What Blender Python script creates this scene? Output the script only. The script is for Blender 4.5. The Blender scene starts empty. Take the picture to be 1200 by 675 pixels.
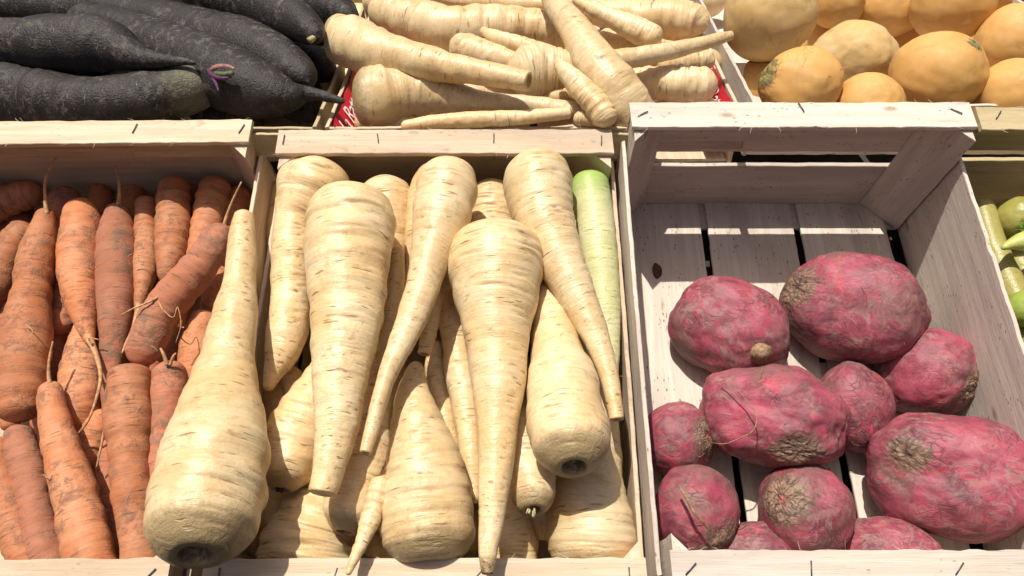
import bpy, math, random
import numpy as np
from mathutils import Vector, Matrix, noise as mnoise
rnd = random.Random(7)
S = bpy.context.scene
COL = S.collection
PI = math.pi
# ------------------------------------------------------------------ frames and camera
TILT = math.radians(22.2)      # the front row of crates is propped up towards the shopper
PITCH_F = math.radians(63.4)
D = 0.60
FPX = 870.0
O = Vector((0, 0, 1.0))
EX = Vector((1, 0, 0)); EY = Vector((0, math.cos(TILT), math.sin(TILT))); EZ = Vector((0, -math.sin(TILT), math.cos(TILT)))
def F2W(x, y, z): return O + EX*x + EY*y + EZ*z
CAM = F2W(0, -D*math.cos(PITCH_F), D*math.sin(PITCH_F))
FWD = (O - CAM).normalized(); RIGHT = Vector((1, 0, 0)); UP = RIGHT.cross(FWD).normalized()
def ray(px, py): return (FWD + RIGHT*((px-600)/FPX) + UP*((337.5-py)/FPX))
MF = Matrix.Translation(O) @ Matrix((EX, EY, EZ)).transposed().to_4x4()
# rim plane of the horizontal back row
def hitF(px, py, z):
    d = ray(px, py); n = EZ; p0 = O + EZ*z
    t = (p0-CAM).dot(n)/d.dot(n); return CAM + d*t
ZB = (hitF(520, 150, 0.0)).z - 0.004
def hitB(px, py, z):
    d = ray(px, py); t = (ZB + z - CAM.z)/d.z; return CAM + d*t
def hit(fr, px, py, z): return hitF(px, py, z) if fr == 'F' else hitB(px, py, z)
def toF(p): return MF.inverted() @ p

cd = bpy.data.cameras.new('camera'); cam = bpy.data.objects.new('camera', cd); COL.objects.link(cam)
cd.sensor_width = 36; cd.lens = FPX/1200*36; cd.clip_start = 0.01; cd.clip_end = 50
cam.matrix_world = Matrix.Translation(CAM) @ Matrix((RIGHT, UP, -FWD)).transposed().to_4x4()
S.camera = cam
# ------------------------------------------------------------------ materials
def mat(name):
    m = bpy.data.materials.new(name); m.use_nodes = True
    nt = m.node_tree; nt.nodes.clear()
    out = nt.nodes.new('ShaderNodeOutputMaterial'); b = nt.nodes.new('ShaderNodeBsdfPrincipled')
    nt.links.new(b.outputs[0], out.inputs[0])
    return m, nt, b
class N:
    """tiny node graph helper"""
    def __init__(s, nt, b): s.nt = nt; s.b = b; s.oi = None
    def n(s, t, **k):
        x = s.nt.nodes.new(t)
        for a, v in k.items(): setattr(x, a, v)
        return x
    def l(s, a, b): s.nt.links.new(a, b)
    def put(s, sock, v):
        if hasattr(v, 'is_output') or isinstance(v, bpy.types.NodeSocket): s.l(v, sock)
        else: sock.default_value = v
    def coord(s, kind='Object'):
        return s.n('ShaderNodeTexCoord').outputs[kind]
    def rand(s):
        if not s.oi: s.oi = s.n('ShaderNodeObjectInfo')
        return s.oi.outputs['Random']
    def math(s, op, a, b=0.0, c=None):
        x = s.n('ShaderNodeMath', operation=op); s.put(x.inputs[0], a); s.put(x.inputs[1], b)
        if c is not None: s.put(x.inputs[2], c)
        return x.outputs[0]
    def vec(s, v, scale=(1, 1, 1), off=True):
        x = s.n('ShaderNodeVectorMath', operation='MULTIPLY'); s.l(v, x.inputs[0]); x.inputs[1].default_value = scale
        if not off: return x.outputs[0]
        r = s.math('MULTIPLY', s.rand(), 91.7)
        y = s.n('ShaderNodeVectorMath', operation='ADD'); s.l(x.outputs[0], y.inputs[0]); s.l(r, y.inputs[1])
        return y.outputs[0]
    def noise(s, v, scale=1, detail=3, rough=.55, dist=0.0):
        x = s.n('ShaderNodeTexNoise'); s.l(v, x.inputs['Vector']); x.inputs['Scale'].default_value = scale
        x.inputs['Detail'].default_value = detail; x.inputs['Roughness'].default_value = rough; x.inputs['Distortion'].default_value = dist
        return x.outputs[0]
    def vor(s, v, scale=1, feature='F1', dist=None):
        x = s.n('ShaderNodeTexVoronoi', feature=feature); s.l(v, x.inputs['Vector']); x.inputs['Scale'].default_value = scale
        return x.outputs['Distance']
    def rng(s, v, a, b, c=0.0, d=1.0, smooth=True):
        x = s.n('ShaderNodeMapRange'); x.interpolation_type = 'SMOOTHSTEP' if smooth else 'LINEAR'
        s.put(x.inputs[0], v); x.inputs[1].default_value = a; x.inputs[2].default_value = b; x.inputs[3].default_value = c; x.inputs[4].default_value = d
        return x.outputs[0]
    def mix(s, f, a, b, mode='MIX'):
        x = s.n('ShaderNodeMix', data_type='RGBA', blend_type=mode); s.put(x.inputs[0], f)
        s.put(x.inputs[6], a if not isinstance(a, tuple) else (*a, 1)); s.put(x.inputs[7], b if not isinstance(b, tuple) else (*b, 1))
        return x.outputs[2]
    def attr(s, name): return s.n('ShaderNodeAttribute', attribute_name=name).outputs['Fac']
    def bump(s, h, strength=.5, dist=.001, prev=None):
        x = s.n('ShaderNodeBump'); x.inputs['Strength'].default_value = strength; x.inputs['Distance'].default_value = dist
        s.l(h, x.inputs['Height'])
        if prev: s.l(prev, x.inputs['Normal'])
        return x.outputs[0]
    def fin(s, col, rough=.6, nrm=None, spec=.35, sss=0, sssr=(.01, .005, .002)):
        b = s.b; s.put(b.inputs['Base Color'], col if not isinstance(col, tuple) else (*col, 1)); s.put(b.inputs['Roughness'], rough)
        b.inputs['Specular IOR Level'].default_value = spec
        if nrm: s.l(nrm, b.inputs['Normal'])
        if sss:
            b.inputs['Subsurface Weight'].default_value = sss; b.inputs['Subsurface Radius'].default_value = sssr; b.inputs['Subsurface Scale'].default_value = 1.0

def root_mat(name, c1, c2, cdark, dash_col, dirt_col, crown_col, cut_col, dash=(.6, .66), dirt=(.62, .72), dirt_amt=.6, rough=.6, sss=.12,
             dash_scale=(70, 750), sss_r=(.006, .003, .0012), green=False, spec=.35, fine=1.0, tint=.12, smudge=.35, bruise=.6):
    m, nt, b = mat(name); g = N(nt, b)
    uv = g.coord('UV'); ob = g.coord('Object')
    big = g.noise(g.vec(ob), 22, 3, .6)
    col = g.mix(g.rng(big, .35, .68), c1, c2)
    blot = g.noise(g.vec(ob), 75, 4, .65)
    col = g.mix(g.rng(blot, .5, .78, 0, .55), col, cdark)
    # faint rings running round the root
    ringn = g.noise(g.vec(uv, (14, 420, 1)), 1, 3, .6)
    col = g.mix(g.rng(ringn, .45, .75, 0, .28), col, cdark)
    tn = g.rng(g.rand(), 0, 1, 1-tint, 1+tint*.35, False); cc = g.n('ShaderNodeCombineColor'); [g.l(tn, cc.inputs[i]) for i in range(3)]
    col = g.mix(1.0, col, cc.outputs[0], 'MULTIPLY')
    # tan skin smudges
    sm_ = g.noise(g.vec(uv, (38, 110, 1)), 1, 4, .65, .5)
    col = g.mix(g.rng(sm_, .53, .70, 0, smudge), col, dirt_col)
    # dirt
    dn = g.noise(g.vec(ob, (1, 1, 1)), 130, 5, .7, .3)
    dn2 = g.noise(g.vec(ob), 34, 2, .5)
    dmask = g.math('MULTIPLY', g.rng(dn, dirt[0]-.12, dirt[1]-.05), g.rng(dn2, .42, .62, .12, 1))
    dmask = g.math('MULTIPLY', dmask, dirt_amt)
    col = g.mix(dmask, col, dirt_col)
    # short transverse dashes (lenticels)
    wob = g.noise(g.vec(uv, (60, 60, 1)), 1, 2)
    x = g.n('ShaderNodeVectorMath', operation='MULTIPLY_ADD'); g.l(wob, x.inputs[0]); x.inputs[1].default_value = (0, .004, 0); g.l(uv, x.inputs[2])
    dsh = g.noise(g.vec(x.outputs[0], (dash_scale[0], dash_scale[1], 1)), 1, 1.5, .5)
    gate = g.rng(g.noise(g.vec(uv, (40, 25, 1)), 1, 2), .4, .62, 0.1, 1)
    dm = g.math('MULTIPLY', g.rng(dsh, dash[0], dash[1]), gate)
    cr = g.attr('crease')
    crn = g.math('MULTIPLY', g.rng(cr, .28, .9, 0, .88), g.rng(g.noise(g.vec(uv, (160, 160, 1)), 1, 2), .32, .58, .25, 1))
    col = g.mix(g.math('MULTIPLY', dm, .75), col, dash_col)
    col = g.mix(crn, col, dash_col)
    if green:
        gr = g.attr('greenm'); col = g.mix(gr, col, (.27, .43, .08))
    cw = g.attr('crown'); cwn = g.rng(g.math('ADD', cw, g.math('MULTIPLY', g.math('SUBTRACT', dn, .5), .9)), .22, .85)
    col = g.mix(cwn, col, crown_col)
    ct = g.attr('cut'); col = g.mix(ct, col, cut_col)
    core = g.attr('core'); col = g.mix(core, col, g.mix(g.rng(g.noise(g.vec(ob), 330, 3, .7), .38, .62), (.09, .058, .03), (.36, .25, .12)))
    # sparse brown bruises and scrapes
    br = g.noise(g.vec(uv, (75, 150, 1)), 1, 5, .7, 1.2)
    col = g.mix(g.math('MULTIPLY', g.rng(br, .655, .72), bruise), col, dash_col)
    # small dark pits
    v = g.vor(g.vec(ob), 260)
    pit = g.math('MULTIPLY', g.rng(v, .16, .08), g.rng(g.noise(g.vec(ob), 60, 2), .56, .66))
    col = g.mix(g.math('MULTIPLY', pit, .7), col, dash_col)
    r = g.rng(dmask, 0, 1, rough, .9)
    h = g.math('ADD', g.math('MULTIPLY', ringn, .7), g.math('MULTIPLY', g.noise(g.vec(ob), 500, 3, .6), .35*fine))
    h = g.math('SUBTRACT', h, g.math('MULTIPLY', dm, .6)); h = g.math('ADD', h, g.math('MULTIPLY', blot, .6))
    h = g.math('ADD', h, g.math('MULTIPLY', dmask, .5)); h = g.math('ADD', h, g.math('MULTIPLY', g.math('MULTIPLY', cw, dn), 2.0))
    g.fin(col, r, g.bump(h, .75, .0011), spec, sss, sss_r)
    return m

M = {}
M['parsnip'] = root_mat('parsnip_skin', (.69, .495, .25), (.765, .615, .375), (.56, .335, .13), (.23, .115, .045), (.42, .26, .12), (.36, .26, .13), (.30, .16, .07),
                        dash=(.64, .73), dirt_amt=.4, rough=.40, dash_scale=(42, 430), spec=.5, smudge=.34, sss=.2)
M['carrot'] = root_mat('carrot_skin', (.53, .19, .076), (.58, .26, .13), (.38, .13, .062), (.15, .08, .05), (.22, .125, .08), (.20, .13, .08), (.3, .14, .06),
                       dash=(.63, .74), dash_scale=(50, 700), dirt=(.57, .68), dirt_amt=.85, rough=.62, sss=.08, spec=.3, tint=.25, smudge=.3)
M['dusty_carrot'] = root_mat('dusty_carrot_skin', (.45, .165, .085), (.50, .21, .125), (.33, .13, .08), (.13, .08, .055), (.21, .13, .088), (.16, .12, .08), (.3, .14, .06),
                       dash=(.63, .74), dash_scale=(50, 700), dirt=(.52, .66), dirt_amt=.9, rough=.75, sss=.06, spec=.2, tint=.25, smudge=.5)
M['radish'] = root_mat('black_radish_skin', (.019, .016, .0145), (.033, .027, .025), (.011, .0095, .009), (.22, .19, .16), (.16, .135, .115), (.15, .14, .09), (.2, .15, .1),
                       dash=(.66, .72), dirt=(.61, .69), dirt_amt=.6, rough=.52, sss=0, spec=.35, fine=4.0, bruise=.0, smudge=.07)
M['green'] = root_mat('green_radish_skin', (.62, .60, .30), (.70, .66, .38), (.50, .52, .22), (.36, .33, .12), (.40, .40, .18), (.12, .30, .02), (.3, .2, .1),
                      dash=(.64, .70), dirt_amt=.15, rough=.4, green=True)

def bulb_mat(name, cols, scurf, scurf_amt, dark, crown_col, crown_w, rough, sss, crack=.6, streak=None, bumpd=.0009, patch=.0):
    m, nt, b = mat(name); g = N(nt, b); ob = g.coord('Object')
    p = g.vec(ob)
    n1 = g.noise(p, 26, 4, .62, .4)
    col = g.mix(g.rng(n1, .34, .66), cols[0], cols[1])
    n3 = g.noise(p, 48, 4, .6, .8)
    col = g.mix(g.rng(n3, .55, .72), col, cols[2])
    # warped coordinates give the skin its stretched scurf
    wv = g.n('ShaderNodeTexNoise'); g.l(p, wv.inputs['Vector']); wv.inputs['Scale'].default_value = 18
    wm = g.n('ShaderNodeVectorMath', operation='MULTIPLY_ADD'); g.l(wv.outputs['Color'], wm.inputs[0]); wm.inputs[1].default_value = (.05,)*3; g.l(p, wm.inputs[2])
    pw = wm.outputs[0]
    sc = g.n('ShaderNodeVectorMath', operation='MULTIPLY'); g.l(pw, sc.inputs[0]); sc.inputs[1].default_value = (1, 1.5, 2.6)
    s1 = g.noise(sc.outputs[0], 95, 6, .72, .2)
    s2 = g.noise(p, 20, 3, .55)
    sm = g.math('MULTIPLY', g.rng(s1, .46, .64), g.rng(s2, .36, .64, .15, 1))
    col = g.mix(g.math('MULTIPLY', sm, scurf_amt), col, scurf)
    # large dusty and dark patches
    pt = g.noise(p, 11, 4, .6, .6)
    col = g.mix(g.math('MULTIPLY', g.rng(pt, .50, .62), patch*.9), col, tuple(.5*a_+.25*b_ for a_, b_ in zip(scurf, cols[1])))
    fl = g.noise(sc.outputs[0], 32, 6, .72, .4)
    col = g.mix(g.math('MULTIPLY', g.rng(fl, .57, .64), patch*.5), col, cols[2])
    col = g.mix(g.math('MULTIPLY', g.rng(fl, .42, .34), patch*.6), col, tuple(c*.5 for c in cols[1]))
    # little scars
    s4 = g.noise(sc.outputs[0], 210, 3, .6)
    scar = g.math('MULTIPLY', g.rng(s4, .63, .69), g.rng(g.noise(p, 45, 2), .5, .6))
    col = g.mix(g.math('MULTIPLY', scar, crack), col, dark)
    vv = g.vor(sc.outputs[0], 90, 'DISTANCE_TO_EDGE')
    ck = g.math('MULTIPLY', g.rng(vv, .07, .0), g.rng(g.noise(p, 30, 3), .53, .66))
    cw = g.attr('crown')
    ck = g.math('MAXIMUM', ck, g.math('MULTIPLY', g.rng(vv, .09, .01), g.rng(cw, .25, .7)))
    sp = g.vor(p, 420); spk = g.math('MULTIPLY', g.rng(sp, .22, .1), g.rng(n3, .45, .6))
    col = g.mix(g.math('MULTIPLY', spk, .5*crack), col, scurf)
    cwm = g.rng(g.math('ADD', cw, g.math('MULTIPLY', g.math('SUBTRACT', s1, .5), 1.6)), .3, .62)
    col = g.mix(g.math('MULTIPLY', cwm, crown_w), col, g.mix(g.rng(s1, .42, .58), crown_col, tuple(c*.35 for c in crown_col)))
    col = g.mix(g.math('MULTIPLY', ck, crack), col, dark)
    core = g.attr('core'); col = g.mix(core, col, dark)
    pk = g.attr('pith'); col = g.mix(pk, col, (.45, .12, .10))
    fs_ = g.noise(sc.outputs[0], 260, 5, .75, .3)
    fm = g.math('MULTIPLY', g.rng(fs_, .52, .60), g.rng(g.noise(p, 40, 3, .6), .40, .62, .1, 1))
    col = g.mix(g.math('MULTIPLY', fm, patch*.7), col, scurf)
    fm2 = g.math('MULTIPLY', g.rng(fs_, .46, .40), patch*.35)
    col = g.mix(fm2, col, tuple(c*.4 for c in cols[1]))
    h = g.math('ADD', g.math('MULTIPLY', s1, .7), g.math('MULTIPLY', g.noise(p, 420, 4, .65), .5))
    h = g.math('ADD', h, g.math('MULTIPLY', fs_, 1.2*max(patch, .1)))
    h = g.math('SUBTRACT', h, g.math('MULTIPLY', ck, .8)); h = g.math('ADD', h, g.math('MULTIPLY', n3, .2))
    g.fin(col, g.rng(sm, 0, 1, rough, .8), g.bump(h, .7, bumpd), .4, sss, (.006, .002, .001))
    return m
M['beet'] = bulb_mat('pink_beet_skin', ((.38, .068, .110), (.15, .038, .052), (.45, .048, .090)), (.32, .20, .165), .85, (.075, .035, .03), (.30, .21, .13), .85, .50, .08, patch=.8, bumpd=.0005)
M['turnip'] = bulb_mat('yellow_turnip_skin', ((.60, .325, .09), (.64, .37, .12), (.54, .285, .08)), (.50, .34, .17), .4, (.26, .17, .07), (.27, .26, .10), .9, .58, .1, crack=.22, bumpd=.00018)
M['pale_turnip'] = bulb_mat('pale_turnip_skin', ((.55, .36, .13), (.60, .43, .20), (.46, .30, .11)), (.42, .33, .20), .5, (.24, .17, .08), (.20, .22, .09), .9, .58, .1, crack=.3, bumpd=.00022)
M['gourd'] = bulb_mat('green_gourd_skin', ((.27, .26, .05), (.35, .32, .08), (.20, .23, .04)), (.36, .30, .12), .4, (.15, .12, .04), (.10, .28, .02), .7, .35, .1, crack=.3, bumpd=.0004)
M['lime'] = bulb_mat('bright_green_skin', ((.24, .33, .05), (.30, .38, .07), (.38, .40, .09)), (.36, .40, .12), .3, (.12, .2, .03), (.10, .28, .02), .7, .35, .1, crack=.2, bumpd=.0004)

def wood_mat(name, c1, c2, grey, rough=.75, spots=.5, grime=.35):
    m, nt, b = mat(name); g = N(nt, b); ob = g.coord('Object')
    gr = g.noise(g.vec(ob, (9, 170, 170)), 1, 4, .6, .35)
    fb = g.noise(g.vec(ob, (30, 1500, 1500)), 1, 3, .65)
    lg = g.noise(g.vec(ob, (5, 22, 22)), 1, 3, .6)
    col = g.mix(g.rng(gr, .35, .68), c1, c2)
    col = g.mix(g.rng(lg, .45, .72, 0, .8), col, grey)
    col = g.mix(g.rng(fb, .55, .72, 0, .42), col, tuple(c*.45 for c in c1))
    st = g.noise(g.vec(ob, (26, 55, 55)), 1, 5, .7, .4)
    col = g.mix(g.rng(st, .60, .74, 0, grime), col, (.20, .135, .085))
    v = g.vor(g.vec(ob, (130, 330, 330)), 1)
    dots = g.math('MULTIPLY', g.rng(v, .26, .14), g.rng(g.noise(g.vec(ob, (30, 60, 60)), 1, 2), .48, .62))
    col = g.mix(g.math('MULTIPLY', dots, spots), col, (.10, .075, .06))
    kn = g.vor(g.vec(ob, (7, 17, 17)), 1); kk = g.rng(kn, .07, .02)
    col = g.mix(g.math('MULTIPLY', kk, .55), col, (.16, .085, .045))
    tint = g.rng(g.rand(), 0, 1, .86, 1.06, False)
    cc = g.n('ShaderNodeCombineColor'); [g.l(tint, cc.inputs[i]) for i in range(3)]
    col = g.mix(1.0, col, cc.outputs[0], 'MULTIPLY')
    h = g.math('ADD', g.math('MULTIPLY', gr, .8), g.math('MULTIPLY', fb, .7))
    g.fin(col, rough, g.bump(h, .7, .0008), .25)
    return m
M['wood'] = wood_mat('poplar_wood', (.60, .45, .31), (.69, .56, .41), (.48, .38, .29), spots=.35, grime=.5)
M['old_wood'] = wood_mat('weathered_poplar_wood', (.60, .51, .42), (.69, .61, .52), (.49, .42, .36), spots=.7, grime=.4)
M['floor_wood'] = wood_mat('specked_floor_wood', (.60, .52, .43), (.70, .63, .54), (.46, .40, .34), spots=.9, grime=.75)

M['tan_wood'] = wood_mat('tan_poplar_wood', (.48, .38, .21), (.58, .47, .28), (.38, .33, .2), spots=.3, grime=.35)
def plain(name, c, rough=.5, metal=0, spec=.4, var=.15, scale=300):
    m, nt, b = mat(name); g = N(nt, b); ob = g.coord('Object')
    n = g.noise(g.vec(ob), scale, 3, .6)
    col = g.mix(g.rng(n, .3, .7), tuple(x*(1-var) for x in c), tuple(min(1, x*(1+var)) for x in c))
    g.fin(col, rough, g.bump(n, .3, .0004), spec); b.inputs['Metallic'].default_value = metal
    return m
M['staple'] = plain('staple_steel', (.16, .16, .18), .45, .8)
M['knot'] = plain('wood_knot', (.09, .05, .03), .8, var=.5, scale=500)
M['rust'] = plain('rust_stain', (.38, .17, .07), .8)
M['hair'] = plain('dry_rootlet', (.50, .36, .17), .8, var=.4)
M['darkhair'] = plain('dark_rootlet', (.16, .12, .09), .8, var=.4)
M['tail'] = plain('carrot_tail', (.46, .25, .12), .75, var=.3)
M['stalk'] = plain('leaf_stalk', (.42, .36, .18), .7, var=.4)
M['darkstalk'] = plain('dark_leaf_stalk', (.06, .04, .025), .8, var=.5)
M['nub'] = plain('beet_root_nub', (.26, .165, .09), .8, var=.4)
M['purple'] = plain('purple_leaf_bud', (.09, .03, .075), .5, var=.3)
M['pinkbud'] = plain('pink_leaf_bud', (.28, .13, .11), .5, var=.3)
M['greenbud'] = plain('green_leaf_bud', (.10, .13, .05), .5, var=.3)
M['red'] = plain('red_paper', (.50, .012, .03), .45, var=.12, scale=60)
M['white'] = plain('white_print', (.80, .76, .70), .6, var=.03)
M['shelf'] = plain('shelf_board', (.050, .036, .026), .8, var=.4, scale=40)

# ------------------------------------------------------------------ mesh basics
def link(name, verts, faces, m=None, parent=None, mw=None, smooth=True, attrs=None, uv=None):
    me = bpy.data.meshes.new(name)
    me.from_pydata([tuple(v) for v in verts], [], faces); me.update()
    if smooth: me.polygons.foreach_set('use_smooth', [True]*len(me.polygons))
    if attrs:
        for k, a in attrs.items():
            at = me.attributes.new(k, 'FLOAT', 'POINT'); at.data.foreach_set('value', np.asarray(a, dtype=np.float32))
    if uv is not None:
        ul = me.uv_layers.new(name='UVMap'); ul.data.foreach_set('uv', np.asarray(uv, dtype=np.float32).ravel())
    if m: me.materials.append(m)
    o = bpy.data.objects.new(name, me); COL.objects.link(o)
    if parent: o.parent = parent
    if mw is not None: o.matrix_world = mw if not parent else mw
    return o
def tag(o, label=None, cat=None, group=None, kind=None):
    if label: o['label'] = label
    if cat: o['category'] = cat
    if group: o['group'] = group
    if kind: o['kind'] = kind
    return o
def child_of(o, parent, off):
    """parent o whose mesh was written in world coordinates shifted by off (the parent's origin)"""
    o.parent = parent; return o

def tube_arrays(P, R, seg=6):
    P = [Vector(p) for p in P]; V = []; Fc = []
    n = len(P)
    for i in range(n):
        t = (P[min(i+1, n-1)] - P[max(i-1, 0)]).normalized()
        a = t.cross(Vector((.3, .2, 1))).normalized(); b = t.cross(a)
        for k in range(seg):
            th = 2*PI*k/seg; V.append(P[i] + (a*math.cos(th) + b*math.sin(th))*R[i])
    for i in range(n-1):
        for k in range(seg):
            k2 = (k+1) % seg; Fc.append((i*seg+k, i*seg+k2, (i+1)*seg+k2, (i+1)*seg+k))
    Fc.append(tuple(range(seg))[::-1]); Fc.append(tuple((n-1)*seg+k for k in range(seg)))
    return V, Fc
def smooth_pts(P, sub=5):
    P = [np.array(p, dtype=float) for p in P]
    if len(P) < 3: return P
    Q = [2*P[0]-P[1]] + P + [2*P[-1]-P[-2]]; out = []
    for i in range(1, len(Q)-2):
        for k in range(sub):
            t = k/sub; a, b, c, d = Q[i-1], Q[i], Q[i+1], Q[i+2]
            out.append(.5*((2*b) + (-a+c)*t + (2*a-5*b+4*c-d)*t*t + (-a+3*b-3*c+d)*t**3))
    out.append(P[-1]); return out

# ------------------------------------------------------------------ the root builder
def superr(x, p=2.2):
    x = np.clip(x, 0, 1); return (1-(1-x)**p)**(1/p)
def root(kind, label, pts, z, mt, fr='F', start='crown', end='round', group=None, cat=None, lump=.048, groove=1.0, seed=None,
         rings=190, seg=56, capk=(.9, .9), hairs=3, squash=1.0, hairmat='hair', constr=1.0, green=False, ck=.44, crownlen=None, tip=None):
    """pts: (px, py, halfwidth px) along the axis from start to end; z: a height or (start, end) or one per point"""
    seed = seed if seed is not None else (sum(ord(c) for c in label)*131 + int(pts[0][0]*7+pts[0][1]*3)) % 99991
    R = np.random.RandomState(seed)
    n = len(pts)
    if not isinstance(z, (tuple, list)): z = [z]*n
    if len(z) == 2:
        cum = [0]
        for i in range(1, n): cum.append(cum[-1] + math.hypot(pts[i][0]-pts[i-1][0], pts[i][1]-pts[i-1][1]))
        z = [z[0] + (z[1]-z[0])*c/cum[-1] for c in cum]
    C = []
    for (px, py, hw), zz in zip(pts, z):
        p = hit(fr, px, py, zz); dist = (p-CAM).dot(FWD)
        C.append([*p, hw/FPX*dist])
    C = np.array(smooth_pts(C, 12))
    seglen = np.linalg.norm(np.diff(C[:, :3], axis=0), axis=1); cs = np.concatenate([[0], np.cumsum(seglen)]); L = cs[-1]
    t = np.linspace(0, 1, rings); t = .55*t + .45*(.5-.5*np.cos(PI*t)); s = t*L
    P = np.stack([np.interp(s, cs, C[:, k]) for k in range(3)], 1); r = np.interp(s, cs, C[:, 3])
    rmax = r.max()
    # ends
    r0 = np.interp(.9*r[0], s, r); r1 = np.interp(L-.9*r[-1], s, r)
    L0 = max(r0*capk[0], 1e-4); L1 = max(r1*capk[1], 1e-4)
    f0 = superr(s/L0); f1 = superr((L-s)/L1)
    extra0 = extra1 = None
    if start == 'crown': f0 = np.maximum(f0, .0) ; f0 = ck + (1-ck)*f0
    elif start == 'cut': f0 = .82 + .18*superr(s/(L0*.2))
    if end == 'crown': f1 = ck + (1-ck)*f1
    elif end == 'cut': f1 = .82 + .18*superr((L-s)/(L1*.2))
    r = r*f0*f1
    T = np.gradient(P, axis=0); T /= np.linalg.norm(T, axis=1)[:, None] + 1e-12
    # smooth the tangents
    up = np.array(EZ if fr == 'F' else (0, 0, 1.0))
    A = np.cross(T, up); A /= np.linalg.norm(A, axis=1)[:, None]; B = np.cross(A, T)     # B points up
    th = np.linspace(0, 2*PI, seg, endpoint=False)
    TH, SS = np.meshgrid(th, s/ L)
    d = np.zeros_like(TH)
    for k in range(9):
        nn = R.randint(0, 4); ks = R.uniform(.6, 3.2)*2*PI; d += R.uniform(-1, 1)*np.cos(nn*TH+R.uniform(0, 6.28))*np.cos(ks*SS+R.uniform(0, 6.28))/ (1+.35*nn)
    for k in range(10):
        nn = R.randint(1, 7); ks = R.uniform(4, 12)*2*PI; d += .22*R.uniform(-1, 1)*np.cos(nn*TH+R.uniform(0, 6.28))*np.cos(ks*SS+R.uniform(0, 6.28))
    for k in range(7):      # swollen rings and waists along the root
        ks = R.uniform(3.5, 13)*2*PI; d += .30*R.uniform(-1, 1)*np.cos(ks*SS+R.uniform(0, 6.28)+.5*np.sin(TH+R.uniform(0, 6.28)))
    for k in range(14):
        nn = R.randint(1, 5); ks = R.uniform(14, 34)*2*PI; d += .10*R.uniform(-1, 1)*np.cos(nn*TH+R.uniform(0, 6.28))*np.cos(ks*SS+R.uniform(0, 6.28))
    d *= lump*.8
    crease = np.zeros_like(TH)
    # constrictions
    for k in range(int(R.randint(4, 9)*constr)):
        s0 = R.uniform(.05, .95); w = R.uniform(.003, .009)/L; am = R.uniform(.02, .07)
        ang = np.exp(-((np.angle(np.exp(1j*(TH-R.uniform(0, 6.28)))))/R.uniform(.9, 2.0))**2)
        g_ = np.exp(-((SS-s0)/w)**2)*ang; d -= am*g_
    ng = int(L/.0046*groove); colA = R.uniform(-.7, .7)
    for k in range(ng):
        s0 = R.uniform(.02, .97); w = R.uniform(.0006, .0013)/L; am = R.uniform(.010, .042)
        colm = R.rand() < .55
        a0 = PI + (colA + R.normal(0, .12) if colm else R.normal(0, 1.1)); sg = R.uniform(.13, .38) if colm else R.uniform(.10, .55)
        am *= 1.35 if colm else 1; str_ = R.uniform(.5, 1.0) if colm else R.uniform(.15, .8)
        wob = .0012/L*np.sin(TH*R.uniform(1, 3)+R.uniform(0, 6))
        ang = np.exp(-((np.angle(np.exp(1j*(TH-a0))))/sg)**2); g_ = np.exp(-((SS-s0-wob)/w)**2)*ang
        d -= am*g_; crease = np.maximum(crease, g_*str_)
    rr = r[:, None]*(1+d)
    # theta = 0 points down so that the seam hides underneath
    dirv = -np.cos(TH)[..., None]*B[:, None, :] *squash + np.sin(TH)[..., None]*A[:, None, :]
    V = P[:, None, :] + dirv*rr[..., None]
    crown = np.zeros(rings)
    cut = np.zeros(rings); core = np.zeros(rings)
    if start == 'crown': crown = np.maximum(crown, np.exp(-(s/(.55*r0))**2))
    if end == 'crown': crown = np.maximum(crown, np.exp(-((L-s)/(.55*r1))**2))
    if crownlen: crown = np.maximum(crown, np.exp(-(s/crownlen)**2)*.8)
    if tip: core = np.exp(-((L-s)/tip)**3)
    Vl = [V.reshape(-1, 3)]; crl = [crease.ravel()]; cwl = [np.repeat(crown, seg)]; ctl = [np.repeat(cut, seg)]; col = [np.repeat(core, seg)]
    ringUV = [(TH*rmax, SS*L)]
    faces = []
    def ringfaces(a, b):
        for k in range(seg):
            k2 = (k+1) % seg; faces.append((a+k, b+k, b+k2, a+k2))
    for i in range(rings-1): ringfaces(i*seg, (i+1)*seg)
    vU = [(SS*L).ravel()]; tU = [(TH*rmax).ravel()]
    count = rings*seg
    def endcap(idx, sign, kind_, rl):
        nonlocal count
        base = V[idx]; cen = base.mean(axis=0); tan = T[idx]*sign     # tan points into the body
        if kind_ == 'crown': prof = [(.93, .02, .6), (.84, .10, .9), (.72, .20, 1), (.5, .27, 1), (.28, .22, 1), (.12, .16, .8)]
        elif kind_ == 'cut': prof = [(.96, 0, 0), (.9, -.01, .3), (.6, .03, 1), (.35, .08, 1), (.15, .04, 1)]
        else: prof = []
        prev = idx*seg; wph = R.uniform(0, 6)
        rb = np.linalg.norm(base-cen, axis=1).mean()
        for (q, dep, cv) in prof:
            jit = 1+.05*R.uniform(-1, 1, size=(seg, 1)) + (.16*(1-q)*np.cos(2*th+wph) + .12*(1-q)*np.cos(5*th+2*wph))[:, None]*(1 if kind_ == 'crown' else .3)
            ring = cen + (base-cen)*q*jit + tan*dep*(rl if kind_ == 'crown' else rb)
            Vl.append(ring); crl.append(np.zeros(seg)); 
            cwl.append(np.full(seg, 1.0 if kind_ == 'crown' else 0)); ctl.append(np.full(seg, cv if kind_ == 'cut' else 0)); col.append(np.full(seg, 1.0 if (tip and sign < 0) else cv*.9 if kind_ == 'crown' else (.55 if (kind_ == 'cut' and q < .5) else 0)))
            vU.append(np.full(seg, s[idx]+dep*rl)); tU.append(th*rmax*q)
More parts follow.
